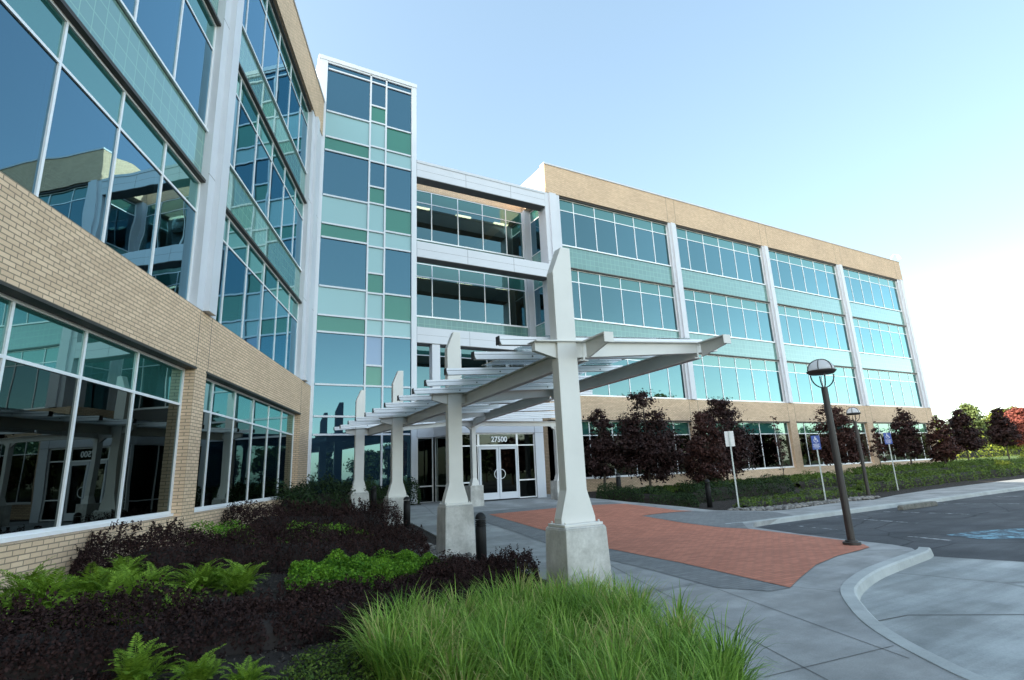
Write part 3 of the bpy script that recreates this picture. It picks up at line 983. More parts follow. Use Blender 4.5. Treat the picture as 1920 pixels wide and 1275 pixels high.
# stair tower
tw = MB()
Tx = lambda u: u * YF
T0, T1 = .146, .353
fw = .075
Lh = [.835, .820, .721, .663, .633, .535, .476, .447, .349, .293, .261, .164, .107, .075]
Mh = [.835, .820, .763, .724, .666, .631, .574, .537, .476, .443, .387, .346, .294, .261, .203, .164, .107, .075]
Rh = [.835, .819, .721, .665, .631, .535, .481, .445, .348, .295, .262, .164, .107, .075]
LT = 'bbfgbfgbfgbbbb'
MT = 'bbgffbgfffgfflgbbb'
RT = 'bbgfbgfbgfbbbb'
cols = [(.163, .2525, Lh, LT), (.2525, .286, Mh, MT), (.286, .342, Rh, RT)]
panes = []
rr = random.Random(4)
zb_t = BASE + .1
for ua, uc, hs, ts in cols:
    xa, xc = Tx(ua), Tx(uc)
    zz = [lev(h) for h in hs] + [zb_t]
    for i in range(len(zz) - 1):
        d = [rr.uniform(-.002, .002) for _ in range(3)]
        panes.append((ts[i], MB().add([(xa, .07 + d[0], zz[i + 1]), (xc, .07 + d[1], zz[i + 1]), (xc, .07 + d[1] + d[2], zz[i]), (xa, .07 + d[0] + d[2], zz[i])], [(0, 1, 2, 3)])))
    for i, z in enumerate(zz[1:-1]):
        tw.box(xa + fw / 2, xc - fw / 2, .003, .15, z - fw / 2, z + fw / 2)
for ua in (.2525, .286):
    tw.box(Tx(ua) - fw / 2, Tx(ua) + fw / 2, 0, .16, zb_t, lev(.835))
tw.box(Tx(.163), Tx(.342), 0, .16, lev(.833), lev(.837))
tw.box(Tx(T0), Tx(.163), -.02, .3, BASE, lev(.837))
tw.box(Tx(.342), Tx(T1), -.02, .3, BASE, lev(.837))
tw.box(Tx(T0) - .02, Tx(T1) + .02, -.05, .3, lev(.837), lev(.846))
tw.box(Tx(.163), Tx(.342), .0, .16, BASE, zb_t)
tf = tw.build('tower_frame', M['white_metal'], B, RWF)
KINDS_ = {'b': ('blue_pane', 'tower_blue'), 'g': ('green_pane', 'tower_green'), 'f': ('frosted_pane', 'tower_frost'), 'l': ('lavender_pane', 'tower_lav')}
for k, pm in panes:
    link(KINDS_[k][0], pm.mesh(KINDS_[k][0], M[KINDS_[k][1]]), tf)
ts_ = MB()
ts_.box(Tx(T0), Tx(T1), .3, 1.6, lev(.80), lev(.842))
ts_.box(Tx(T0), Tx(T1), .3, 4.2, BASE - .4, lev(.80))
ts_.build('tower_shell', M['white_metal'], B, RWF)

# entrance vestibule with the double door
V0, V1, VY, VB, VT = 8.74, 12.82, 20.1, .635, 3.98
VF = BI @ Matrix.Translation((0, VY, 0))
vz = lambda r: r + EYE
DT = vz(1.0)                       # door head
vb = MB()
vb.box(V0, V1, 0, .25, vz(1.53), VT)
vb.box(12.38, V1, 0, .25, VB - .15, vz(1.53))
vb.box(V0, V0 + .25, .25, 2.5, vz(1.55), VT)
vb.box(V1 - .25, V1, .25, 5.0, VB - .15, VT)
vb.box(8.0, V0, 2.5, 2.75, vz(1.55), VT)
vb.box(12.37, 12.385, -.002, .003, VB, VT - .01, 1)
vb.box(V0, V1, -.002, .003, vz(1.535), vz(1.545), 1)
vb.build('vestibule', [M['metal'], M['joint']], B, VF)
vr = MB()
vr.box(V0 - .05, V1 + .05, -.06, 5.05, VT, VT + .08)
vr.box(8.0, V0 - .05, 2.4, 5.05, VT, VT + .08)
vr.build('vestibule_roof', M['white_metal'], B, VF)
window(VF, V0, 9.72, VB, vz(1.53), [], vz(1.03), .06, 'glass_gf', "side light left of the entrance doors", tmat='glass_gf', sill=False, mid=(.72,))
window(VF, 11.52, 12.38, VB, vz(1.53), [], vz(1.03), .06, 'glass_gf', "side light right of the entrance doors", tmat='glass_gf', sill=False, mid=(.72,))
tr = window(VF, 9.72, 11.52, DT + .02, vz(1.53), [], None, .06, 'glass_gf', "transom with the white street number over the doors", sill=False)
SIDE = BI @ Matrix.Translation((V0, 22.6, 0)) @ Matrix.Rotation(-math.pi / 2, 4, 'Z')
window(SIDE, 0, 2.5, BASE + .02, vz(1.55), [1.25], None, .06, 'glass_gf', sill=False, mid=(.68,))
window(VF @ Matrix.Translation((0, 2.5, 0)), 8.0, V0, BASE + .02, vz(1.55), [], None, .06, 'glass_gf', sill=False, mid=(.68,))
vi = MB()
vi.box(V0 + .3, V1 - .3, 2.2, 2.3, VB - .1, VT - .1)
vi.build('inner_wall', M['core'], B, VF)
for i, (a, c) in enumerate(((9.735, 10.61), (10.63, 11.505))):
    b = MB()
    w, h = c - a, DT - VB - .03
    b.box(0, .09, 0, .06, 0, h); b.box(w - .09, w, 0, .06, 0, h)
    b.box(.09, w - .09, .001, .059, 0, .26); b.box(.09, w - .09, .001, .059, h - .11, h)
    d = b.build('door', M['white_metal'], B, VF @ Matrix.Translation((a, .05, VB + .02)))
    g = MB(); g.add([(.09, .03, .26), (w - .09, .03, .26), (w - .09, .03, h - .11), (.09, .03, h - .11)], [(0, 1, 2, 3)])
    g.build('pane', M['glass_gf'], d)
    hb = MB()
    hx = w - .05 if i == 0 else .05
    sgn = -1 if i == 0 else 1
    hb.tube([(hx + sgn * .19 * math.sin(t), -.07 + .05 * abs(math.cos(t)) ** 6, .98 + .19 * math.cos(t)) for t in np.linspace(0, math.pi, 14)], .014, 8)
    hb.build('handle', M['alu'], d, smooth=True)
df = MB()
df.box(9.72, 11.52, .02, .14, DT - .01, DT + .02)
df.box(9.72, 9.733, .02, .14, VB, DT - .01); df.box(11.507, 11.52, .02, .14, VB, DT - .01)
df.build('door_frame', M['white_metal'], B, VF)
def text(name, body, size, mat, parent, Mx, align='CENTER', ext=.003, bold=.0):
    cu = bpy.data.curves.new(name, 'FONT')
    cu.body = body
    cu.size = size
    cu.align_x = align
    cu.extrude = ext
    cu.offset = bold
    cu.materials.append(mat)
    tmp = bpy.data.objects.new(name, cu)
    COL.objects.link(tmp)
    dg = bpy.context.evaluated_depsgraph_get()
    me = bpy.data.meshes.new_from_object(tmp.evaluated_get(dg))
    bpy.data.objects.remove(tmp)
    return link(name, me, parent, Mx)
UP = Matrix.Rotation(math.pi / 2, 4, 'X')
text('street_number', '27500', .30, M['letter'], tr, Matrix.Translation((.95, -.012, .16)) @ UP, 'CENTER', .004, .008)
nb = MB()
for i in range(5):
    nb.box(11.62, 12.22 - .06 * (i % 2), -.006, -.002, VB + .82 + i * .052, VB + .848 + i * .052)
for k in range(9):
    nb.box(11.66 + k * .06, 11.675 + k * .06, -.0065, -.0015, VB + .815, VB + 1.09, 1)
nb.build('door_notice', [M['letter'], M['gap']], B, VF @ Matrix.Translation((0, .115, 0)))

# ------------------------------------------------------------------ entrance pergola
PG = empty('entrance_pergola', (6.5, 13, 0))
tag(PG, "pale grey steel pergola with tapered posts and glass roof leading to the doors", "pergola")
PI_ = Matrix.Translation((-6.5, -13, 0))
frames = [(4.45, 6.30, 1.00), (4.94, 11.50, 1.07), (5.22, 16.60, 1.11), (5.10, 20.80, 1.20)]
for px, py, zp in frames:
    b = MB()
    zg = G(px, py) - .12
    b.frustum((px, py), .72, .54, zg, .655, .49, zp - .025)
    b.frustum((px, py), .655, .49, zp - .025, .62, .455, zp)
    b.build('pedestal', M['pedestal'], PG, PI_, bevel=.012)
    w, d = .335, .17
    b = MB()
    b.box(px - .31, px + .31, py - .2, py + .2, zp, zp + .035)
    xl, xr = px - w / 2, px + w / 2
    b.prism([(xl - .11, zp + .035), (xl - .11, zp + .10), (xl - .0, zp + .46), (xl, 4.57), (xl + .17, 4.98), (xr, 4.985), (xr, zp + .46), (xr + .11, zp + .10), (xr + .11, zp + .035)][::-1], py - d / 2, py + d / 2)
    for sx in (-1, 1):
        yy = py
        x1 = px + sx * (w / 2 - .02)
        b.add([(x1, yy - .08, zp + .036), (x1, yy + .19, zp + .036), (x1, yy + .19, zp + .1), (x1, yy + .086, zp + .47), (x1, yy - .08, zp + .47), (x1, yy - .08, zp + .1),
               (x1 + sx * .021, yy - .08, zp + .036), (x1 + sx * .021, yy + .19, zp + .036), (x1 + sx * .021, yy + .19, zp + .1), (x1 + sx * .021, yy + .086, zp + .47), (x1 + sx * .021, yy - .08, zp + .47), (x1 + sx * .021, yy - .08, zp + .1)],
              [(0, 1, 2, 3, 4, 5), (11, 10, 9, 8, 7, 6)] + [(i + 6, (i + 1) % 6 + 6, (i + 1) % 6, i) for i in range(6)])
    for bx in (-.27, .27):
        for by in (-.16, .16):
            b.tube([(px + bx, py + by, zp + .03), (px + bx, py + by, zp + .065)], .014, 6)
    b.build('post', M['steel'], PG, PI_, bevel=.006)
ZT = lambda dx: 3.535 + .069 * dx               # top of the cross beams, rising to the right of each post
for i, (px, py, zp) in enumerate(frames):
    b = MB()
    xe = 3.27 if i < 2 else 3.6
    b.prism([(px - .52, ZT(-.52) - .02), (px - .52, 3.36), (px - .17, 3.275), (px + .17, 3.30), (px + 2.62, 3.535), (px + xe - .06, ZT(xe) - .15), (px + xe - .06, ZT(xe) - .02)], py - .045, py + .045)
    b.prism([(px - .54, ZT(-.54) - .019), (px + xe, ZT(xe) - .019), (px + xe, ZT(xe)), (px - .54, ZT(-.54))], py - .125, py + .125)
    b.build('cross_beam', M['steel'], PG, PI_, bevel=.004)
lineA = [(4.76, 6.2), (5.25, 11.5), (5.54, 16.6), (5.42, 20.9)]
lineB = [(7.15, 6.2), (7.62, 11.5), (8.30, 16.6), (8.94, 19.0)]
for line, dx, dep in ((lineA, .31, .27), (lineB, 2.69, .25)):
    zt = ZT(dx) - .022
    for k, (p, q) in enumerate(zip(line[:-1], line[1:])):
        b = MB()
        P_, Q_ = Vector(p), Vector(q)
        d = (Q_ - P_).normalized()
        p2 = P_ + d * .05
        q2 = Q_ - d * .05
        b.beam(p2, q2, .03, zt - dep, zt - .02, zt - dep, zt - .02)
        b.beam(p2, q2, .15, zt - .018, zt, zt - .018, zt)
        b.beam(p2, q2, .15, zt - dep, zt - dep + .016, zt - dep, zt - dep + .016)
        b.build('beam', M['steel'], PG, PI_)
    P_, Q_ = Vector(line[0]), Vector(line[1])
    d = (Q_ - P_).normalized()
    b = MB()
    b.beam(P_ - d * .60, P_ - d * .05, .03, zt - .14, zt - .02, zt - dep + .01, zt - .02)
    b.beam(P_ - d * .62, P_ - d * .05, .15, zt - .018, zt, zt - .018, zt)
    b.beam(P_ - d * .62, P_ - d * .60, .15, zt - .14, zt - .018, zt - .14, zt - .018)
    b.build('beam_stub', M['steel'], PG, PI_)
pur = [(6.55, 3.51), (7.57, 3.60), (8.97, 3.71), (10.25, 3.80), (11.37, 3.93), (12.46, 3.94), (13.8, 4.01), (15.0, 4.03), (16.0, 4.07), (17.3, 4.10), (18.5, 4.15), (20.2, 4.25), (20.95, 4.19)]
ax = lambda y: float(np.interp(y, [6.3, 11.5, 16.6, 20.8], [4.45, 4.94, 5.22, 5.10]))
for y, xl in pur:
    xr = ax(y) + 3.15
    if 11 < y < 13: xr = .778 * y
    elif 13 < y < 19.5: xr = min(13.2, .71 * y)
    elif y > 19.5: xr = 8.2
    x0 = ax(y)
    zz = lambda x: ZT(min(x - x0, 3.6)) + .002
    b = MB()
    b.prism([(xl + .03, zz(xl)), (xr - .02, zz(xr)), (xr - .02, zz(xr) + .072), (xl, zz(xl) + .072)], y - .045, y + .045)
    b.prism([(xl, zz(xl) + .083), (xr, zz(xr) + .083), (xr, zz(xr) + .122), (xl, zz(xl) + .122)], y - .03, y + .03)
    b.prism([(xl + .03, zz(xl) + .0722), (xr - .05, zz(xr) + .0722), (xr - .05, zz(xr) + .0828), (xl + .03, zz(xl) + .0828)], y - .022, y + .022, 1)
    b.box(xl - .012, xl - .0005, y - .05, y + .05, zz(xl) + .002, zz(xl) + .124, 1)
    for bx in (x0 + .1, x0 + 2.5):
        b.box(bx - .012, bx + .012, y - .052, y - .0455, zz(bx) + .028, zz(bx) + .052, 1)
    b.build('purlin', [M['purlin'], M['gap']], PG, PI_)
for (ya, xa), (yb, xb) in zip(pur[:-1], pur[1:]):
    if yb > 19: continue
    x0 = ax(ya)
    xs0, xs1 = x0 - .15, x0 + 2.9
    z0, z1 = ZT(-.15) + .145, ZT(2.9) + .145
    b = MB()
    b.add([(xs0, ya + .0, z0), (xs1, ya, z1), (xs1, yb - .03, z1), (xs0, yb - .03, z0), (xs0, ya, z0 + .012), (xs1, ya, z1 + .012), (xs1, yb - .03, z1 + .012), (xs0, yb - .03, z0 + .012)],
          [(0, 3, 2, 1), (4, 5, 6, 7), (0, 1, 5, 4), (1, 2, 6, 5), (2, 3, 7, 6), (3, 0, 4, 7)])
    b.build('roof_glass', M['canopy_glass'], PG, PI_)
for px in (8.94, 12.75):
    py, zp = 19.0, 1.27
    b = MB()
    b.frustum((px, py), .56, .52, G(px, py) - .1, .53, .49, zp)
    b.build('pedestal', M['pedestal'], PG, PI_, bevel=.01)
    b = MB()
    b.frustum((px, py), .32, .3, zp, .17, .19, zp + .26)
    b.box(px - .085, px + .085, py - .095, py + .095, zp + .26, 3.46)
    b.prism([(px - .085, 3.3), (px - .3, 3.46), (px + .3, 3.46), (px + .085, 3.3)][::-1], py - .04, py + .04)
    b.build('post', M['steel'], PG, PI_, bevel=.005)
b = MB()
b.box(8.3, 13.3, 18.955, 19.045, 3.462, 3.64)
b.box(8.25, 13.35, 18.88, 19.12, 3.642, 3.66)
b.build('cross_beam', M['steel'], PG, PI_)

# ------------------------------------------------------------------ bollards, lamps, signs, small things
def bollard(loc, h, label, first=[None]):
    if first[0] is None:
        r = empty('bollard', loc)
        b = MB()
        H = 1.02
        b.lathe([(.1, -.1), (.1, H - .28), (.098, H - .275)], n=24)
        b.build('body', M['bollard'], r, smooth=True)
        c = MB()
        prof = [(.085, H - .28)]
        for k in range(4):
            z = H - .27 + k * .032
            prof += [(.085, z), (.104, z + .004), (.104, z + .018), (.085, z + .022)]
        c.lathe(prof, n=24)
        c.build('louvre', M['bollard'], r)
        d = MB()
        z = H - .135
        d.lathe([(.102, z)] + [(.102 * math.cos(t), z + .005 + .11 * math.sin(t)) for t in np.linspace(0, 1.5, 8)], n=24)
        d.build('dome_cap', M['bollard'], r, smooth=True)
        first[0] = r
    else:
        r = copy_tree(first[0])
        r.location = loc
    r.scale = (1, 1, h / 1.02)
    return tag(r, label, 'bollard', 'black domed bollards along the plaza')
bollard((4.66, 9.66, 0.0), 1.03, "black domed bollard nearest the camera, beside the second pedestal")
bollard((5.25, 15.72, .31), .86, "black domed bollard beside the third pergola pedestal from the front")
bollard((5.62, 20.6, .58), .86, "black domed bollard half sunk in shrubs beside the farthest left pedestal")
bollard((17.36, 15.5, .05), 1.07, "dark bollard at the end of the clipped hedge, beneath the largest pair of trees")
bollard((15.05, 18.05, .44), 1.05, "dark bollard in the hedge right behind the foremost pergola post")

def lamp(loc, label, first=[None]):
    if first[0] is None:
        r = empty('lamp_post', loc)
        b = MB(); b.tube([(0, 0, 0), (0, 0, 3.2)], [.074, .064], 16)
        b.build('pole', M['pole'], r, smooth=False)
        b = MB(); b.lathe([(.165, 0), (.165, .05), (.12, .06), (.115, .085), (.09, .09)], n=24)
        b.build('base', M['pole'], r)
        zr = 3.52
        b = MB()
        b.lathe([(.235, zr - .03), (.29, zr + .02), (.295, zr + .035), (.27, zr + .045), (.25, zr + .04)], n=32)
        b.build('rim', M['pole'], r, smooth=True)
        b = MB()
        b.lathe([(.262 * math.cos(t), zr + .045 + .235 * math.sin(t)) for t in np.linspace(0, 1.54, 12)], n=32)
        b.build('globe', M['globe'], r, smooth=True)
        b = MB()
        for k in range(3):
            a = math.pi * k / 3 + .35
            b.tube([(.272 * math.cos(t) * math.cos(a), .272 * math.cos(t) * math.sin(a), zr + .045 + .245 * math.sin(t)) for t in np.linspace(0, math.pi, 22)], .011, 6)
        b.build('cage', M['pole'], r)
        b = MB()
        for k in range(2):
            a = math.pi * k / 2 + .75
            b.tube([(.225 * math.cos(t) * math.cos(a), .225 * math.cos(t) * math.sin(a), zr - .05 + .28 * math.sin(t)) for t in np.linspace(-math.pi, 0, 18)], .014, 6)
        b.build('hoop', M['pole'], r)
        first[0] = r
    else:
        r = copy_tree(first[0])
        r.location = loc
    return tag(r, label, 'street lamp', 'dark lamp posts with caged globes')
lamp((11.58, 6.83, .01), "tall dark lamp post with caged white globe standing on the red brick corner")
lamp((24.80, 13.55, 0), "smaller looking dark lamp post farther off at the edge of the hedge bed")

def sign(loc, top, face, label, blue=True):
    r = empty('accessible_parking_sign' if blue else 'parking_sign', loc, face)
    b = MB(); b.box(-.025, .025, -.02, .02, -.1, top - loc[2] - (.02 if blue else 0))
    b.build('post', M['galv'], r)
    t = top - loc[2]
    if blue:
        b = MB(); b.box(-.155, .155, -.026, -.0205, t - .30, t)
        p = b.build('symbol_plate', M['signblue'], r)
        q = MB()
        q.lathe([(.024, -.004), (.024, .004)], n=14)
        v = [(x, z, y) for x, y, z in q.v]
        g = MB()
        g.add([(x - .012, -.029 - y * .2, z + t - .065) for x, y, z in [(a, b_, c) for a, b_, c in [(p_[0], p_[1], p_[2]) for p_ in v]]], q.f)
        def bar(x0, z0, x1, z1, w):
            dx, dz = x1 - x0, z1 - z0
            L = math.hypot(dx, dz); nx, nz = -dz / L * w / 2, dx / L * w / 2
            g.add([(x0 + nx, -.0285, z0 + nz), (x0 - nx, -.0285, z0 - nz), (x1 - nx, -.0285, z1 - nz), (x1 + nx, -.0285, z1 + nz)], [(0, 1, 2, 3)])
        bar(-.012, t - .09, -.006, t - .175, .026)
        bar(-.006, t - .125, .05, t - .128, .02)
        bar(-.006, t - .175, .052, t - .175, .022)
        bar(.05, t - .17, .075, t - .235, .022)
        bar(.07, t - .235, .095, t - .225, .02)
        for k in range(14):
            a0, a1 = math.pi * (.62 + k * .083), math.pi * (.62 + (k + 1) * .083)
            bar(.005 + .072 * math.cos(a0), t - .195 + .072 * math.sin(a0), .005 + .072 * math.cos(a1), t - .195 + .072 * math.sin(a1), .016)
        g.build('wheelchair_symbol', M['signwhite'], p)
        b = MB(); b.box(-.155, .155, -.026, -.0205, t - .56, t - .31)
        p2 = b.build('text_plate', M['signblue'], r)
        b = MB()
        for k in range(4):
            zz = t - .36 - k * .05
            w = (.12, .10, .12, .08)[k]
            n = 7
            for j in range(n):
                b.add([(-w + 2 * w * j / n, -.0285, zz), (-w + 2 * w * (j + .7) / n, -.0285, zz), (-w + 2 * w * (j + .7) / n, -.0285, zz + .022), (-w + 2 * w * j / n, -.0285, zz + .022)], [(0, 1, 2, 3)])
        b.build('lettering', M['signwhite'], p2)
    else:
        b = MB(); b.prism([(-.15, t - .57), (.15, t - .57), (.165, t - .55), (.165, t - .02), (.15, t), (-.15, t), (-.165, t - .02), (-.165, t - .55)][::-1], .0205, .026)
        b.build('plate', M['signback'], r)
    return tag(r, label, 'sign', 'signs on thin posts along the hedge bed')
sign((17.49, 14.27, 0), 2.86, -.75, "pale sign seen from its back on a thin post, left of both blue signs", False)
sign((21.97, 13.70, 0), 2.62, -.95, "blue accessible parking sign on a thin leaning post just left of the near lamp")
sign((30.1, 15.0, 0), 2.80, -1.1, "blue accessible parking sign right of both lamp posts, farther away")

wsp = MB()
wsp.prism([(0, -.13), (.02, .0), (.1, .03), (2.3, .03), (2.38, 0), (2.4, -.13)][::-1], -.09, .09)
o = wsp.build('kerb_block', M['oldkerb'], None, Matrix.Translation((20.95, 10.5, 0)), bevel=.015)
tag(o, "weathered concrete kerb block lying at the edge of the asphalt by the sidewalk", "kerb block")

cm = empty('security_camera', (52.2, 22.85, ROOF + .09))
tag(cm, "white security camera on a bent pipe at the roof's far right corner", "camera")
b = MB(); b.tube([(0, 0, 0), (.15, -.05, .35), (.45, -.1, .62), (.85, -.2, .66), (1.02, -.22, .6)], .05, 8)
b.build('arm', M['signwhite'], cm, smooth=True)
b = MB(); b.tube([(.98, -.22, .66), (1.14, -.25, .3)], [.1, .15], 10)
b.build('housing', M['signwhite'], cm)

# ------------------------------------------------------------------ vegetation
def unit(v): return v / (np.linalg.norm(v, axis=1, keepdims=True) + 1e-9)
def leaves(P, N, size, rng, aspect=.55, jitter=.8):
    """diamond leaves at points P facing roughly along N"""
    n = len(P)
    N = unit(N + rng.normal(0, jitter, (n, 3)))
    A = unit(np.cross(N, rng.normal(0, 1, (n, 3))))
    Bv = np.cross(N, A)
    s = (size * rng.uniform(.6, 1.3, n))[:, None]
    fold = N * s * .12
    V = np.stack([P - A * s * .5, P + Bv * s * aspect * .5 + fold, P + A * s * .5, P - Bv * s * aspect * .5 + fold], 1).reshape(-1, 3)
    F = np.arange(4 * n).reshape(-1, 4)
    return V, F

def tree(name, label, loc, ztop, zbot, width, leafmat, rng_seed, nleaf=5200, size=.17, group='purple leaved trees', shape='egg', trunk_r=.07, cat='tree'):
    rng = np.random.default_rng(rng_seed)
    X, Y, z0 = loc
    H = ztop - z0
    cb, ct = zbot - z0, H
    r = empty(name, loc)
    nc = 110 if nleaf > 1000 else 30
    nleaf = int(nleaf * 2.1) if nleaf > 1000 else nleaf
    if group == TG: size, width = size * .8, width * 1.1
    h = rng.beta(1.25, 1.5, nc)
    if shape == 'egg':
        prof = lambda q: np.clip(1.18 * (np.minimum(1, q / .25 + .35)) * (1 - q) ** .62 + .06, .06, 1)
    elif shape == 'cone':
        prof = lambda q: np.clip(1.05 * (1 - q) ** .9, .03, 1)
    else:
        prof = lambda q: np.clip(np.sqrt(np.maximum(0, 1 - (2 * q - .95) ** 2)), .15, 1)
    ang = rng.uniform(0, 2 * np.pi, nc)
    rad = np.sqrt(rng.uniform(.05, 1, nc)) * prof(h) * width / 2 * .86
    Cc = np.stack([rad * np.cos(ang), rad * np.sin(ang), cb + (ct - cb) * (.04 + .93 * h)], 1)
    cr = width * rng.uniform(.09, .19, nc) * (.55 + .6 * prof(h))
    per = rng.dirichlet(cr ** 2 * 40) * nleaf
    Ps, Ns = [], []
    for c, q, k in zip(Cc, cr, per.astype(int) + 8):
        d = unit(rng.normal(0, 1, (k, 3)))
        rr_ = q * np.clip(np.abs(rng.normal(.55, .42, (k, 1))), .05, 1.7)
        p = c + d * rr_ * np.array([1.1, 1.1, .62])
        Ps.append(p); Ns.append(d + np.array([0, 0, .5]))
    P, N = np.concatenate(Ps), np.concatenate(Ns)
    keep = P[:, 2] > cb - .15
    V, F = leaves(P[keep], N[keep], size, rng, .62, .6)
    link('crown', np_mesh('crown', V, F, leafmat), r)
    b = MB()
    lean = rng.normal(0, .04, 2)
    b.tube([(0, 0, -.1), (lean[0] * .3, lean[1] * .3, cb * .6), (lean[0], lean[1], cb + (ct - cb) * .35), (lean[0], lean[1], cb + (ct - cb) * .88)], [trunk_r, trunk_r * .85, trunk_r * .55, .012], 8)
    for i in rng.choice(nc, 10, replace=False):
        zb = cb + (Cc[i, 2] - cb) * .45
        b.tube([(lean[0] * .8, lean[1] * .8, zb), tuple((Cc[i] + np.array([lean[0], lean[1], zb])) / 2 + np.array([0, 0, .05])), tuple(Cc[i])], [trunk_r * .4, trunk_r * .25, .008], 5)
    b.build('trunk', M['bark'], r)
    return tag(r, label, cat, group)

TG = 'purple leaved trees in front of the right wing'
tree('purple_leaf_tree', "dark purple tree closest to the entrance, small and narrow, against the brick", (16.33, 20.6, .6), 4.62, 1.22, 1.75, M['purple'], 11, 4200, .15, TG)
tree('purple_leaf_tree', "tallest dark purple tree, pointed top reaching the second floor windows", (18.21, 19.6, .51), 5.62, .9, 2.85, M['purple'], 12, 8200, .16, TG)
tree('purple_leaf_tree', "lower reddish purple tree in front of a broader dark one", (20.63, 18.3, .37), 4.15, .72, 2.05, M['purple2'], 13, 4800, .15, TG)
tree('purple_leaf_tree', "broad dark purple tree just left of the pale sign's plate", (24.3, 20.3, .59), 5.25, .95, 3.1, M['purple'], 14, 7600, .17, TG)
tree('purple_leaf_tree', "open reddish purple tree behind the near lamp pole", (34.48, 20.2, .57), 5.2, 1.2, 2.9, M['purple2'], 15, 3600, .19, TG)
tree('purple_leaf_tree', "thin sparse purple sapling between the two right wing piers", (39.24, 20.3, .58), 4.15, 1.1, 1.1, M['purple2'], 16, 700, .17, TG, trunk_r=.035)
tree('purple_leaf_tree', "purple tree with a small tufted top before the last ground floor window", (43.54, 20.5, .6), 5.0, 1.35, 2.1, M['purple'], 17, 3400, .19, TG)
tree('purple_leaf_tree', "reddish purple tree at the right corner of the building", (45.6, 19.3, .47), 4.35, 1.0, 1.85, M['purple2'], 18, 3000, .19, TG)
tree('purple_leaf_tree', "rounded dark purple tree standing clear to the right of the building", (58.6, 23.0, .6), 5.4, 1.75, 2.9, M['purple'], 19, 4600, .22, 'trees on the lawn right of the building')
tree('purple_leaf_tree', "dark purple tree left of the red one, at the right edge", (69.6, 24.0, .6), 5.9, 1.95, 2.6, M['purple'], 20, 3600, .24, 'trees on the lawn right of the building')
tree('red_leaf_tree', "bright red leaved tree at the right edge of the picture", (80.8, 26.0, .6), 6.5, 2.1, 3.2, M['redleaf'], 21, 4200, .28, 'trees on the lawn right of the building', 'round')
tree('bare_sapling', "bare looking thin sapling with few leaves in front of a ground floor pier", (25.67, 18.0, .34), 4.25, .9, .8, M['purple2'], 22, 110, .10, 'trees on the lawn right of the building', trunk_r=.022)
BGG = 'green trees far right behind the lawn'
tree('broadleaf_tree', "pale yellow green tree farthest right of the building corner", (101.0, 45.0, .6), 8.3, 1.0, 4.4, M['yellowgreen'], 31, 3000, .36, BGG, 'round')
tree('broadleaf_tree', "tall hazy green tree rising behind the dark purple trees", (118.0, 45.0, .6), 10.2, 1.6, 5.5, M['midgreen'], 32, 4200, .42, BGG, 'round')
tree('broadleaf_tree', "bright yellow green tree between two dark purple trees", (128.0, 44.0, .6), 9.2, 1.5, 6.0, M['yellowgreen'], 33, 4000, .42, BGG, 'round')
tree('broadleaf_tree', "broad green tree behind the red tree at the edge", (140.0, 46.0, .6), 10.2, 1.5, 7.0, M['midgreen'], 34, 4000, .45, BGG, 'round')
tree('broadleaf_tree', "green tree low behind the building's right corner", (106.0, 48.0, .6), 8.2, 1.0, 6.0, M['midgreen'], 35, 4000, .42, BGG, 'round')
# trees across the car park, seen in the glass
RG = 'trees across the car park seen as reflections'
for i, (x, y, zt, w, mt, sh) in enumerate([(58, -30, 13.5, 8, 'midgreen', 'round'), (66, -31, 14.8, 8.5, 'midgreen', 'round'), (74, -30, 15.5, 9, 'midgreen', 'round'), (82, -32, 14, 8, 'midgreen', 'round'), (93, -30, 12.5, 8, 'midgreen', 'round'), (103, -31, 12, 8, 'midgreen', 'round'),
        (114, -28, 8.5, 8, 'midgreen', 'round'), (126, -29, 8, 9, 'midgreen', 'round'), (139, -28, 8.5, 9, 'purple2', 'round'), (153, -29, 8, 9, 'midgreen', 'round'), (168, -28, 8.5, 9, 'midgreen', 'round'),
        (24, -24, 6.5, 5, 'purple2', 'round'), (30, -26, 8, 5, 'midgreen', 'round'), (36, -24, 6.5, 5, 'purple2', 'round'), (42, -27, 8.5, 5.5, 'midgreen', 'round'), (49, -25, 7, 5, 'purple2', 'round'),
        (12, -48, 5.5, 5, 'conifer', 'round'), (18, -50, 8.5, 3.4, 'conifer', 'cone'), (24, -47, 6, 6, 'conifer', 'round'), (30, -50, 9, 5.5, 'conifer', 'round'), (37, -49, 6.5, 3, 'conifer', 'cone'), (44, -48, 7, 6, 'conifer', 'round')]):
    tree('parkside_tree', ["leafy green tree mirrored in the right wing's second floor glass", "tree across the car park mirrored in the entrance and ground floor glass", "dark tree mirrored low in the stair tower glass"][(i > 5) + (i > 15)], (x, y, -.3), zt, 1.2, w, M[mt], 50 + i, 2600, .5 if i < 6 else .4, RG, sh, .2)

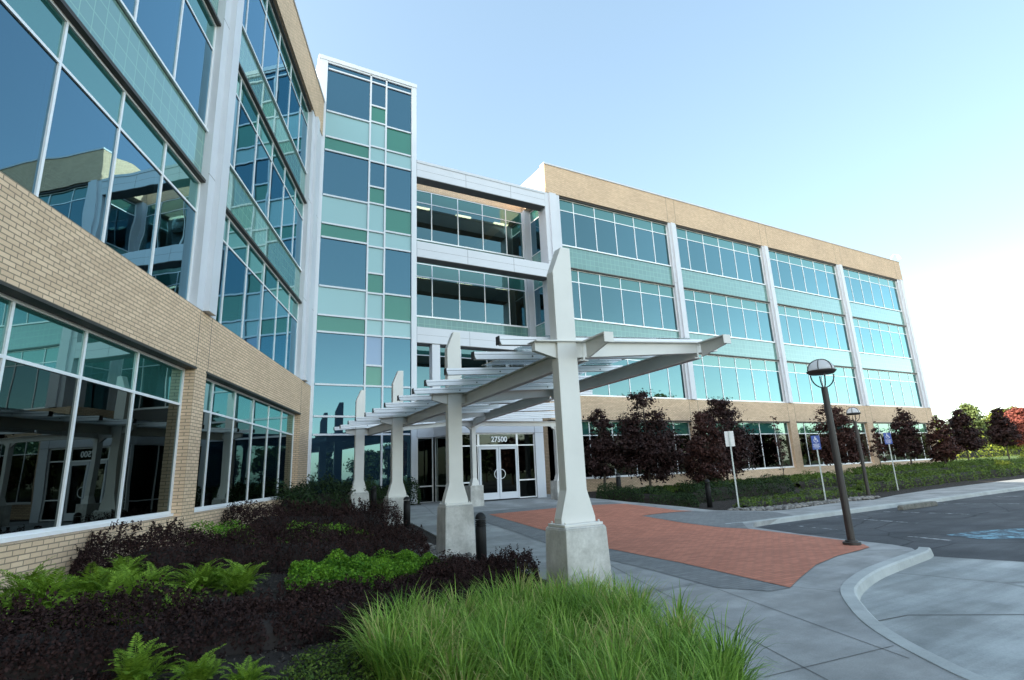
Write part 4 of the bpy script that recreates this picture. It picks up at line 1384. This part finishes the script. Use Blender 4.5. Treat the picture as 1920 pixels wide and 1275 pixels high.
def clump_points(line, width, height, n, rng, lump=.12, ends=True):
    """points and normals over a rounded hedge along a plan line; height field on the ground"""
    line = [Vector(p) for p in line]
    L = [0]
    for a, c in zip(line[:-1], line[1:]): L.append(L[-1] + (c - a).length)
    tot = L[-1]
    t = rng.uniform(-width * .35, tot + width * .35, n)
    th = rng.uniform(-.12, math.pi + .12, n)
    xs = np.interp(t, L, [p.x for p in line]); ys = np.interp(t, L, [p.y for p in line])
    over = np.clip(np.maximum(-t, t - tot), 0, None)
    d0 = (line[1] - line[0]).normalized(); d1 = (line[-1] - line[-2]).normalized()
    idx = np.clip(np.searchsorted(L, np.clip(t, 0, tot - 1e-4), 'right') - 1, 0, len(line) - 2)
    dirs = np.array([[(c - a).normalized().x, (c - a).normalized().y] for a, c in zip(line[:-1], line[1:])])[idx]
    sgn = np.where(t < 0, -1, np.where(t > tot, 1, 0))
    xs = xs + dirs[:, 0] * over * sgn; ys = ys + dirs[:, 1] * over * sgn
    shrink = np.sqrt(np.clip(1 - (over / (width * .36)) ** 2, .02, 1))
    ph = rng.uniform(0, 6.28, 6)
    lumpf = 1 + lump * (np.sin(t * 3.1 + ph[0]) + np.sin(t * 5.7 + th * 2 + ph[1]) * .7 + np.sin(t * 9.3 - th * 3 + ph[2]) * .5 + np.sin(t * 1.3 + ph[3]) * .8)
    e = 1.0 + rng.uniform(-.22, .1, n)
    cx = np.sign(np.cos(th)) * np.abs(np.cos(th)) ** .75 * width / 2 * lumpf * shrink * e
    cz = np.abs(np.sin(th)) ** .7 * np.sign(np.sin(th)) * height * lumpf * shrink * e
    px = xs - dirs[:, 1] * cx; py = ys + dirs[:, 0] * cx
    g = np.array([G(a, b_) for a, b_ in zip(px, py)])
    P = np.stack([px, py, g + np.maximum(cz, -.02)], 1)
    N = np.stack([-dirs[:, 1] * np.cos(th), dirs[:, 0] * np.cos(th), np.sin(th) * 1.2 + .2], 1)
    return P, N

def hedge(name, label, line, width, height, mat, n, size, seed, cat='hedge', lump=.12, group=None, sprigs=0):
    rng = np.random.default_rng(seed)
    P, N = clump_points(line, width, height, n, rng, lump)
    r = empty(name, (line[0][0], line[0][1], G(*line[0])))
    off = Matrix.Translation((-line[0][0], -line[0][1], -G(*line[0])))
    if sprigs:                                    # short leafy shoots standing out of the top
        S_, _n = clump_points(line, width * .92, height * .98, sprigs, rng, lump)
        k = 16
        base = np.repeat(S_, k, 0)
        d = unit(_n + rng.normal(0, .35, _n.shape) + np.array([0, 0, .5]))
        hh = np.repeat(rng.uniform(.06, .16, sprigs), k) * np.tile(np.linspace(.1, 1, k), sprigs)
        Q = base + np.repeat(d, k, 0) * hh[:, None] + rng.normal(0, .012, base.shape)
        P = np.concatenate([P, Q]); N = np.concatenate([N, rng.normal(0, 1, Q.shape)])
    V, F = leaves(P, N, size, rng, .6, .75)
    link('foliage', np_mesh('foliage', V, F, mat), r, off)
    b = MB()
    Lv = [Vector(p) for p in smooth_line(line, 3)]
    rows = []
    for i, p in enumerate(Lv):
        d = (Lv[min(i + 1, len(Lv) - 1)] - Lv[max(i - 1, 0)]).normalized()
        sc = .4 if i in (0, len(Lv) - 1) else .72
        rows.append([(p.x - d.y * width / 2 * sc * math.cos(t), p.y + d.x * width / 2 * sc * math.cos(t), G(p.x, p.y) - .05 + height * sc * 1.04 * math.sin(t) ** .7) for t in np.linspace(0.001, math.pi - .001, 8)])
    fs = []
    for i in range(len(rows) - 1):
        for j in range(7):
            fs.append((i * 8 + j, i * 8 + j + 1, (i + 1) * 8 + j + 1, (i + 1) * 8 + j))
    b.add([v for q in rows for v in q], fs)
    b.build('branches', M['twig'], r, off)
    return tag(r, label, cat, group)

BG_ = 'dark barberry rows in the planting bed'
hedge('barberry_hedge', "dark barberry row against the brick, running to the second pedestal", [(-1.0, 9.75), (.6, 10.3), (2.2, 10.75), (3.75, 11.35)], 1.2, .52, M['barberry'], 26000, .038, 71, 'shrub', .10, BG_, 900)
hedge('barberry_hedge', "dark barberry row farthest back, below the second ground floor window", [(1.05, 14.6), (2.4, 15.0), (4.4, 15.9)], 1.6, .62, M['barberry'], 16000, .045, 72, 'shrub', .10, BG_, 500)
hedge('barberry_hedge', "dark barberry row crossing the foreground between ferns and grass", [(-2.0, 5.9), (-.7, 6.15), (.6, 6.35), (1.7, 6.75), (2.8, 7.2), (3.95, 7.55)], 1.0, .33, M['barberry'], 34000, .033, 73, 'shrub', .13, BG_, 1300)
hedge('barberry_hedge', "dark barberry mound beside the front pedestal and the nearest bollard", [(3.2, 7.9), (3.9, 8.1), (4.35, 7.75)], .9, .42, M['barberry'], 11000, .034, 74, 'shrub', .13, BG_, 600)
hedge('evergreen_shrub', "dark green leafy shrub at the foot of the stair tower", [(2.3, 19.2), (3.6, 20.6), (5.0, 21.5), (7.2, 21.9)], 1.5, .95, M['darkhedge'], 13000, .085, 75, 'shrub', .14)

HG = 'hedge rows in front of the right wing'
hedge('clipped_hedge', "dark clipped hedge beside the entrance walk under the purple trees", [(14.9, 18.75), (15.75, 17.1), (16.9, 16.1)], 1.0, .50, M['darkhedge'], 9000, .06, 81, group=HG)
hedge('clipped_hedge', "low dark hedge between the entrance hedge and the pale sign", [(17.8, 16.9), (20.5, 17.1), (24.5, 17.2)], 1.0, .62, M['darkhedge'], 9000, .07, 82, group=HG)
hedge('shrub_row', "loose low green shrubs along the river stones", [(18.2, 14.6), (20.5, 14.8), (23.6, 14.9), (27, 15.0)], .8, .28, M['hedge'], 5000, .07, 83, group=HG, lump=.25)
hedge('clipped_hedge', "long green hedge nearest the sidewalk on the right", [(27.5, 15.4), (36, 16.0), (46, 16.2), (60, 16.4)], 1.0, .55, M['hedge'], 15000, .085, 84, group=HG)
hedge('clipped_hedge', "long green hedge in the middle, starting by the sapling", [(26.5, 17.9), (36, 18.2), (48, 18.3), (62, 18.4)], 1.1, .56, M['hedge'], 16000, .085, 85, group=HG)
hedge('clipped_hedge', "short green hedge right under the last ground floor windows", [(36, 20.3), (44, 20.4), (56, 20.4)], .9, .42, M['hedge'], 8000, .11, 86, group=HG)
hedge('clipped_hedge', "green groundcover strip against the brick base of the right wing", [(17.5, 19.4), (24, 19.9), (33, 20.2)], .9, .22, M['hedge'], 9000, .09, 87, group=HG)
hedge('groundcover_row', "bright green low plants showing between the two back barberry rows", [(.15, 12.6), (1.6, 13.2), (3.4, 13.7)], .7, .34, M['lime'], 5000, .05, 92, 'groundcover', .25)
YG = 'yellow green bushes far right'
hedge('golden_shrub', "bright yellow green bushes massed behind the trees right of the building", [(98, 44), (112, 45), (130, 47), (160, 50)], 7.0, 3.0, M['yellowgreen'], 9000, .45, 88, 'shrub', .25, YG)
hedge('golden_shrub', "small bright yellow green shrub in the end of the middle hedge", [(47.5, 17.0), (48.3, 17.0)], .9, .75, M['yellowgreen'], 1200, .12, 89, 'shrub', .2, YG)
hedge('golden_shrub', "yellow green shrub at the right edge beside the sidewalk", [(58, 18.6), (60.5, 18.7)], 1.6, 1.0, M['yellowgreen'], 1600, .16, 90, 'shrub', .2, YG)
hedge('far_woodland', "distant belt of green woodland closing the view at far right", [(95, 62), (130, 70), (190, 78), (300, 90)], 12, 7.0, M['midgreen'], 9000, 1.0, 91, 'woods', .3)

# ferns
def fern_mesh(seed, nf=46, L0=.54):
    rng = np.random.default_rng(seed)
    V, F = [], []
    def quad(a, b_, c, d):
        i = len(V)
        V.extend([a, b_, c, d]); F.append((i, i + 1, i + 2, i + 3))
    for k in range(nf):
        az = 2 * math.pi * k / nf + rng.uniform(-.3, .3)
        L = L0 * rng.uniform(.45, 1.15)
        el = rng.uniform(.55, 1.5)
        bend = rng.uniform(.9, 1.9)
        p = np.array([rng.normal(0, .05), rng.normal(0, .05), .0]); n = 26
        side = np.array([-math.sin(az), math.cos(az), 0])
        twist = rng.uniform(-.35, .35)
        for i in range(n):
            t = i / n
            e = el - bend * t * t
            d = np.array([math.cos(e) * math.cos(az), math.cos(e) * math.sin(az), math.sin(e)])
            q = p + d * L / n
            up = np.cross(side, d)
            s2 = side * math.cos(twist) + up * math.sin(twist)
            if i > 3:
                w = .165 * L * (math.sin(min(1, (t - .08) * 2.4) * math.pi / 2)) * (1 - t) ** .75 * 1.55 + .008
                for sg in (-1, 1):
                    tip = p + s2 * sg * w + d * w * .38 - up * w * .16 + rng.normal(0, .004, 3)
                    m = (p + tip) / 2 + up * w * .06
                    hw = L / n * .62
                    quad(p, m + d * hw, tip, m - d * hw * .55)
            quad(p - side * .003, p + side * .003, q + side * .002, q - side * .002)
            p = q
    return np_mesh('fern', np.array(V), np.array(F), M['fern'])
fmeshes = [fern_mesh(s) for s in (1, 2, 3)]
fern_spots = [
    (-1.75, 7.55, 1.0, "leftmost fern in the bed, at the picture's left edge"),
    (-1.30, 7.75, 1.05, "fern against the brick wall, second from the left edge"),
    (-1.05, 7.15, .95, "fern in front of the left fern group, above the dark barberry"),
    (-.72, 7.45, 1.1, "largest fern of the left group, on its right side"),
    (-.78, 9.0, 1.0, "fern at the back of the bed, left end of the barberry row by the wall"),
    (-.42, 8.75, .85, "small fern just right of the one under the brick wall"),
    (.08, 8.66, .95, "upright fern in the middle of the bed before the barberry row"),
    (.55, 8.43, 1.0, "fern rightmost of the middle row, next to bare mulch"),
    (-.12, 7.15, .95, "fern standing alone on mulch in front of the middle row"),
    (-.55, 6.75, .8, "low fern leaning over the foreground barberry row"),
    (-.30, 5.35, .78, "big fern at the bottom edge of the picture, left of the grass"),
    (.10, 5.30, .66, "right half of the bottom fern pair, with drooping fronds"),
    (.42, 5.05, .55, "small fern tip at the bottom edge between fern pair and grass"),
    (-1.55, 8.25, 1.05, "tall fern against the brick at the far left, behind the leftmost fern"),
    (-1.0, 8.35, 1.1, "bushy fern in the middle of the left fern group by the wall"),
    (-.62, 8.1, 1.0, "fern joining the left fern group to the middle row"),
    (-1.75, 6.95, .9, "fern cut by the left edge of the picture, above the barberry"),
    (.32, 8.95, .85, "small bright fern close behind the middle row"),
    (.95, 14.0, .7, "little fern under the second window behind the barberry"),
]
for i, (x, y, sc, lb) in enumerate(fern_spots):
    o = link('fern', fmeshes[i % 3], None, Matrix.Translation((x, y, G(x, y) - .04)) @ Matrix.Rotation(i * 1.7, 4, 'Z') @ Matrix.Scale(sc * .9, 4))
    tag(o, lb, 'fern', 'ferns in the planting bed')

# bright groundcover patch
rng = np.random.default_rng(5)
gp = np.array([(1.06, 8.19), (1.46, 7.75), (2.2, 7.95), (3.0, 8.5), (3.75, 8.9), (3.85, 10.2), (2.62, 10.0), (1.47, 9.5)])
def in_poly(P, poly):
    c = np.zeros(len(P), bool)
    for (x0, y0), (x1, y1) in zip(poly, np.roll(poly, -1, 0)):
        hit = ((y0 > P[:, 1]) != (y1 > P[:, 1])) & (P[:, 0] < (x1 - x0) * (P[:, 1] - y0) / (y1 - y0 + 1e-12) + x0)
        c ^= hit
    return c
Q = rng.uniform(gp.min(0), gp.max(0), (42000, 2))
Q = Q[in_poly(Q, gp)]
hf = .20 + .07 * np.sin(Q[:, 0] * 5 + Q[:, 1] * 3) + .06 * np.sin(Q[:, 0] * 11 - Q[:, 1] * 8) + .04 * np.sin(Q[:, 1] * 17)
zz = np.array([G(a, b_) for a, b_ in Q]) + hf * rng.uniform(.35, 1.0, len(Q)) ** .5
V, F = leaves(np.column_stack([Q, zz]), np.tile([0, 0, 1.0], (len(Q), 1)), .042, rng, .6, .6)
tag(link('groundcover', np_mesh('groundcover', V, F, M['lime'])), "bright green leafy groundcover patch between the barberry rows", "groundcover", kind='stuff')
gp2 = np.array([(.9, 5.6), (1.9, 6.1), (2.2, 5.6), (1.2, 4.6), (.5, 4.7)])
Q = rng.uniform(gp2.min(0), gp2.max(0), (7000, 2)); Q = Q[in_poly(Q, gp2)]
zz = np.array([G(a, b_) for a, b_ in Q]) + rng.uniform(0, .09, len(Q))
V, F = leaves(np.column_stack([Q, zz]), np.tile([0, 0, 1.0], (len(Q), 1)), .035, rng, .5, .6)
tag(link('groundcover', np_mesh('groundcover', V, F, M['hedge'])), "low dull green groundcover left of the tall grass at the bottom", "groundcover", kind='stuff')

# tall ornamental grass in the foreground
def blades(centers, per, rng, L=(.45, .85), w=.0075, seg=5):
    Vs, Fs = [], []
    base = 0
    for (cx, cy, k) in centers:
        n = int(per * k)
        az = rng.uniform(0, 2 * np.pi, n)
        r0 = rng.uniform(0, .11, n)
        bx, by = cx + r0 * np.cos(az), cy + r0 * np.sin(az)
        az = az + rng.normal(0, .6, n) + .35 * math.sin(cx * 3 + cy * 2)
        ln = rng.uniform(*L, n) * (.8 + .25 * k)
        el = rng.uniform(1.0, 1.52, n); bend = rng.uniform(.6, 2.3, n)
        P = np.stack([bx, by, np.full(n, G(cx, cy) - .02)], 1)
        side = np.stack([-np.sin(az), np.cos(az), np.zeros(n)], 1)
        rows = []
        for i in range(seg + 1):
            t = i / seg
            ww = w * (1 - t ** 1.6) * rng.uniform(.75, 1.3, n) + .0006
            rows.append(np.stack([P - side * ww[:, None], P + side * ww[:, None]], 1))
            e = el - bend * t * t
            P = P + np.stack([np.cos(e) * np.cos(az), np.cos(e) * np.sin(az), np.sin(e)], 1) * (ln / seg)[:, None]
        A = np.stack(rows, 1).reshape(n, -1, 3)
        m = 2 * (seg + 1)
        Vs.append(A.reshape(-1, 3))
        idx = np.arange(n)[:, None] * m + base
        for i in range(seg):
            Fs.append(np.concatenate([idx + 2 * i, idx + 2 * i + 1, idx + 2 * i + 3, idx + 2 * i + 2], 1))
        base += n * m
    return np.concatenate(Vs), np.concatenate(Fs)
gpoly = np.array([(1.45, 5.45), (2.1, 5.95), (3.2, 6.15), (4.2, 6.2), (4.58, 5.7), (4.4, 4.9), (4.12, 4.0), (3.75, 3.2), (3.0, 2.4), (1.9, 3.6), (1.45, 4.7)])
Q = rng.uniform(gpoly.min(0), gpoly.max(0), (900, 2)); Q = Q[in_poly(Q, gpoly)]
cs = []
for q in Q:
    if all((q[0] - c[0]) ** 2 + (q[1] - c[1]) ** 2 > .26 ** 2 for c in cs):
        cs.append((q[0], q[1], rng.choice([.6, .8, 1.0, 1.2], p=[.2, .3, .35, .15])))
V, F = blades(cs, 150, rng, (.36, .66), .0078)
tag(link('ornamental_grass', np_mesh('ornamental_grass', V, F, M['grassblade'])), "tall arching green ornamental grass filling the bottom centre foreground", "grass", kind='stuff')

# bark chips and river stones
cp_ = np.array([(-2.5, 5), (-1.5, 9.5), (1, 10), (4.6, 11), (4.7, 8), (4.0, 4), (2.5, 3), (0, 3.5)])
Q = rng.uniform(cp_.min(0), cp_.max(0), (16000, 2)); Q = Q[in_poly(Q, cp_)]
zz = np.array([G(a, b_) for a, b_ in Q]) - .03 + rng.uniform(.002, .02, len(Q))
V, F = leaves(np.column_stack([Q, zz]), np.tile([0, 0, 1.0], (len(Q), 1)), .045, rng, .35, .35)
tag(link('bark_mulch', np_mesh('bark_mulch', V, F, M['chip'])), "dark bark chips covering the planting bed", "mulch", kind='stuff')
def stones(poly, n, r0, r1, seed, label):
    rng = np.random.default_rng(seed)
    bm = bmesh.new(); bmesh.ops.create_icosphere(bm, subdivisions=2, radius=1)
    bv = np.array([v.co for v in bm.verts]); bf = np.array([[v.index for v in f.verts] for f in bm.faces]); bm.free()
    poly = np.array(poly)
    Q = rng.uniform(poly.min(0), poly.max(0), (n * 4, 2)); Q = Q[in_poly(Q, poly)][:n]
    Vs, Fs = [], []
    for i, (x, y) in enumerate(Q):
        r = rng.uniform(r0, r1)
        a = rng.uniform(0, 6.28)
        sc = np.array([r * rng.uniform(.9, 1.5), r * rng.uniform(.7, 1.0), r * rng.uniform(.5, .8)])
        v = bv * sc * (1 + .07 * np.sin(bv[:, :1] * 3 + a) + .05 * np.cos(bv[:, 1:2] * 4 + 2 * a))
        c, s = math.cos(a), math.sin(a)
        v = np.stack([v[:, 0] * c - v[:, 1] * s + x, v[:, 0] * s + v[:, 1] * c + y, v[:, 2] + G(x, y) - .03 + r * .35 + rng.uniform(0, .05)], 1)
        Vs.append(v); Fs.append(bf + i * len(bv))
    tag(link('river_stones', np_mesh('river_stones', np.concatenate(Vs), np.concatenate(Fs), M['rock'], True)), label, "stones", kind='stuff')
stones([(3.9, 8.9), (4.75, 9.3), (5.05, 10.5), (5.15, 12.4), (4.5, 13.0), (3.95, 11.6), (3.7, 10)], 420, .03, .075, 3, "grey river stones around the second pedestal and the nearest bollard")
stones([(16.9, 14.5), (17.6, 13.05), (18.4, 12.9), (22.4, 13.25), (23.8, 12.95), (25.4, 13.4), (23.5, 13.7), (18.4, 13.7)], 900, .035, .085, 4, "grey river stones edging the hedge bed along the sidewalk")
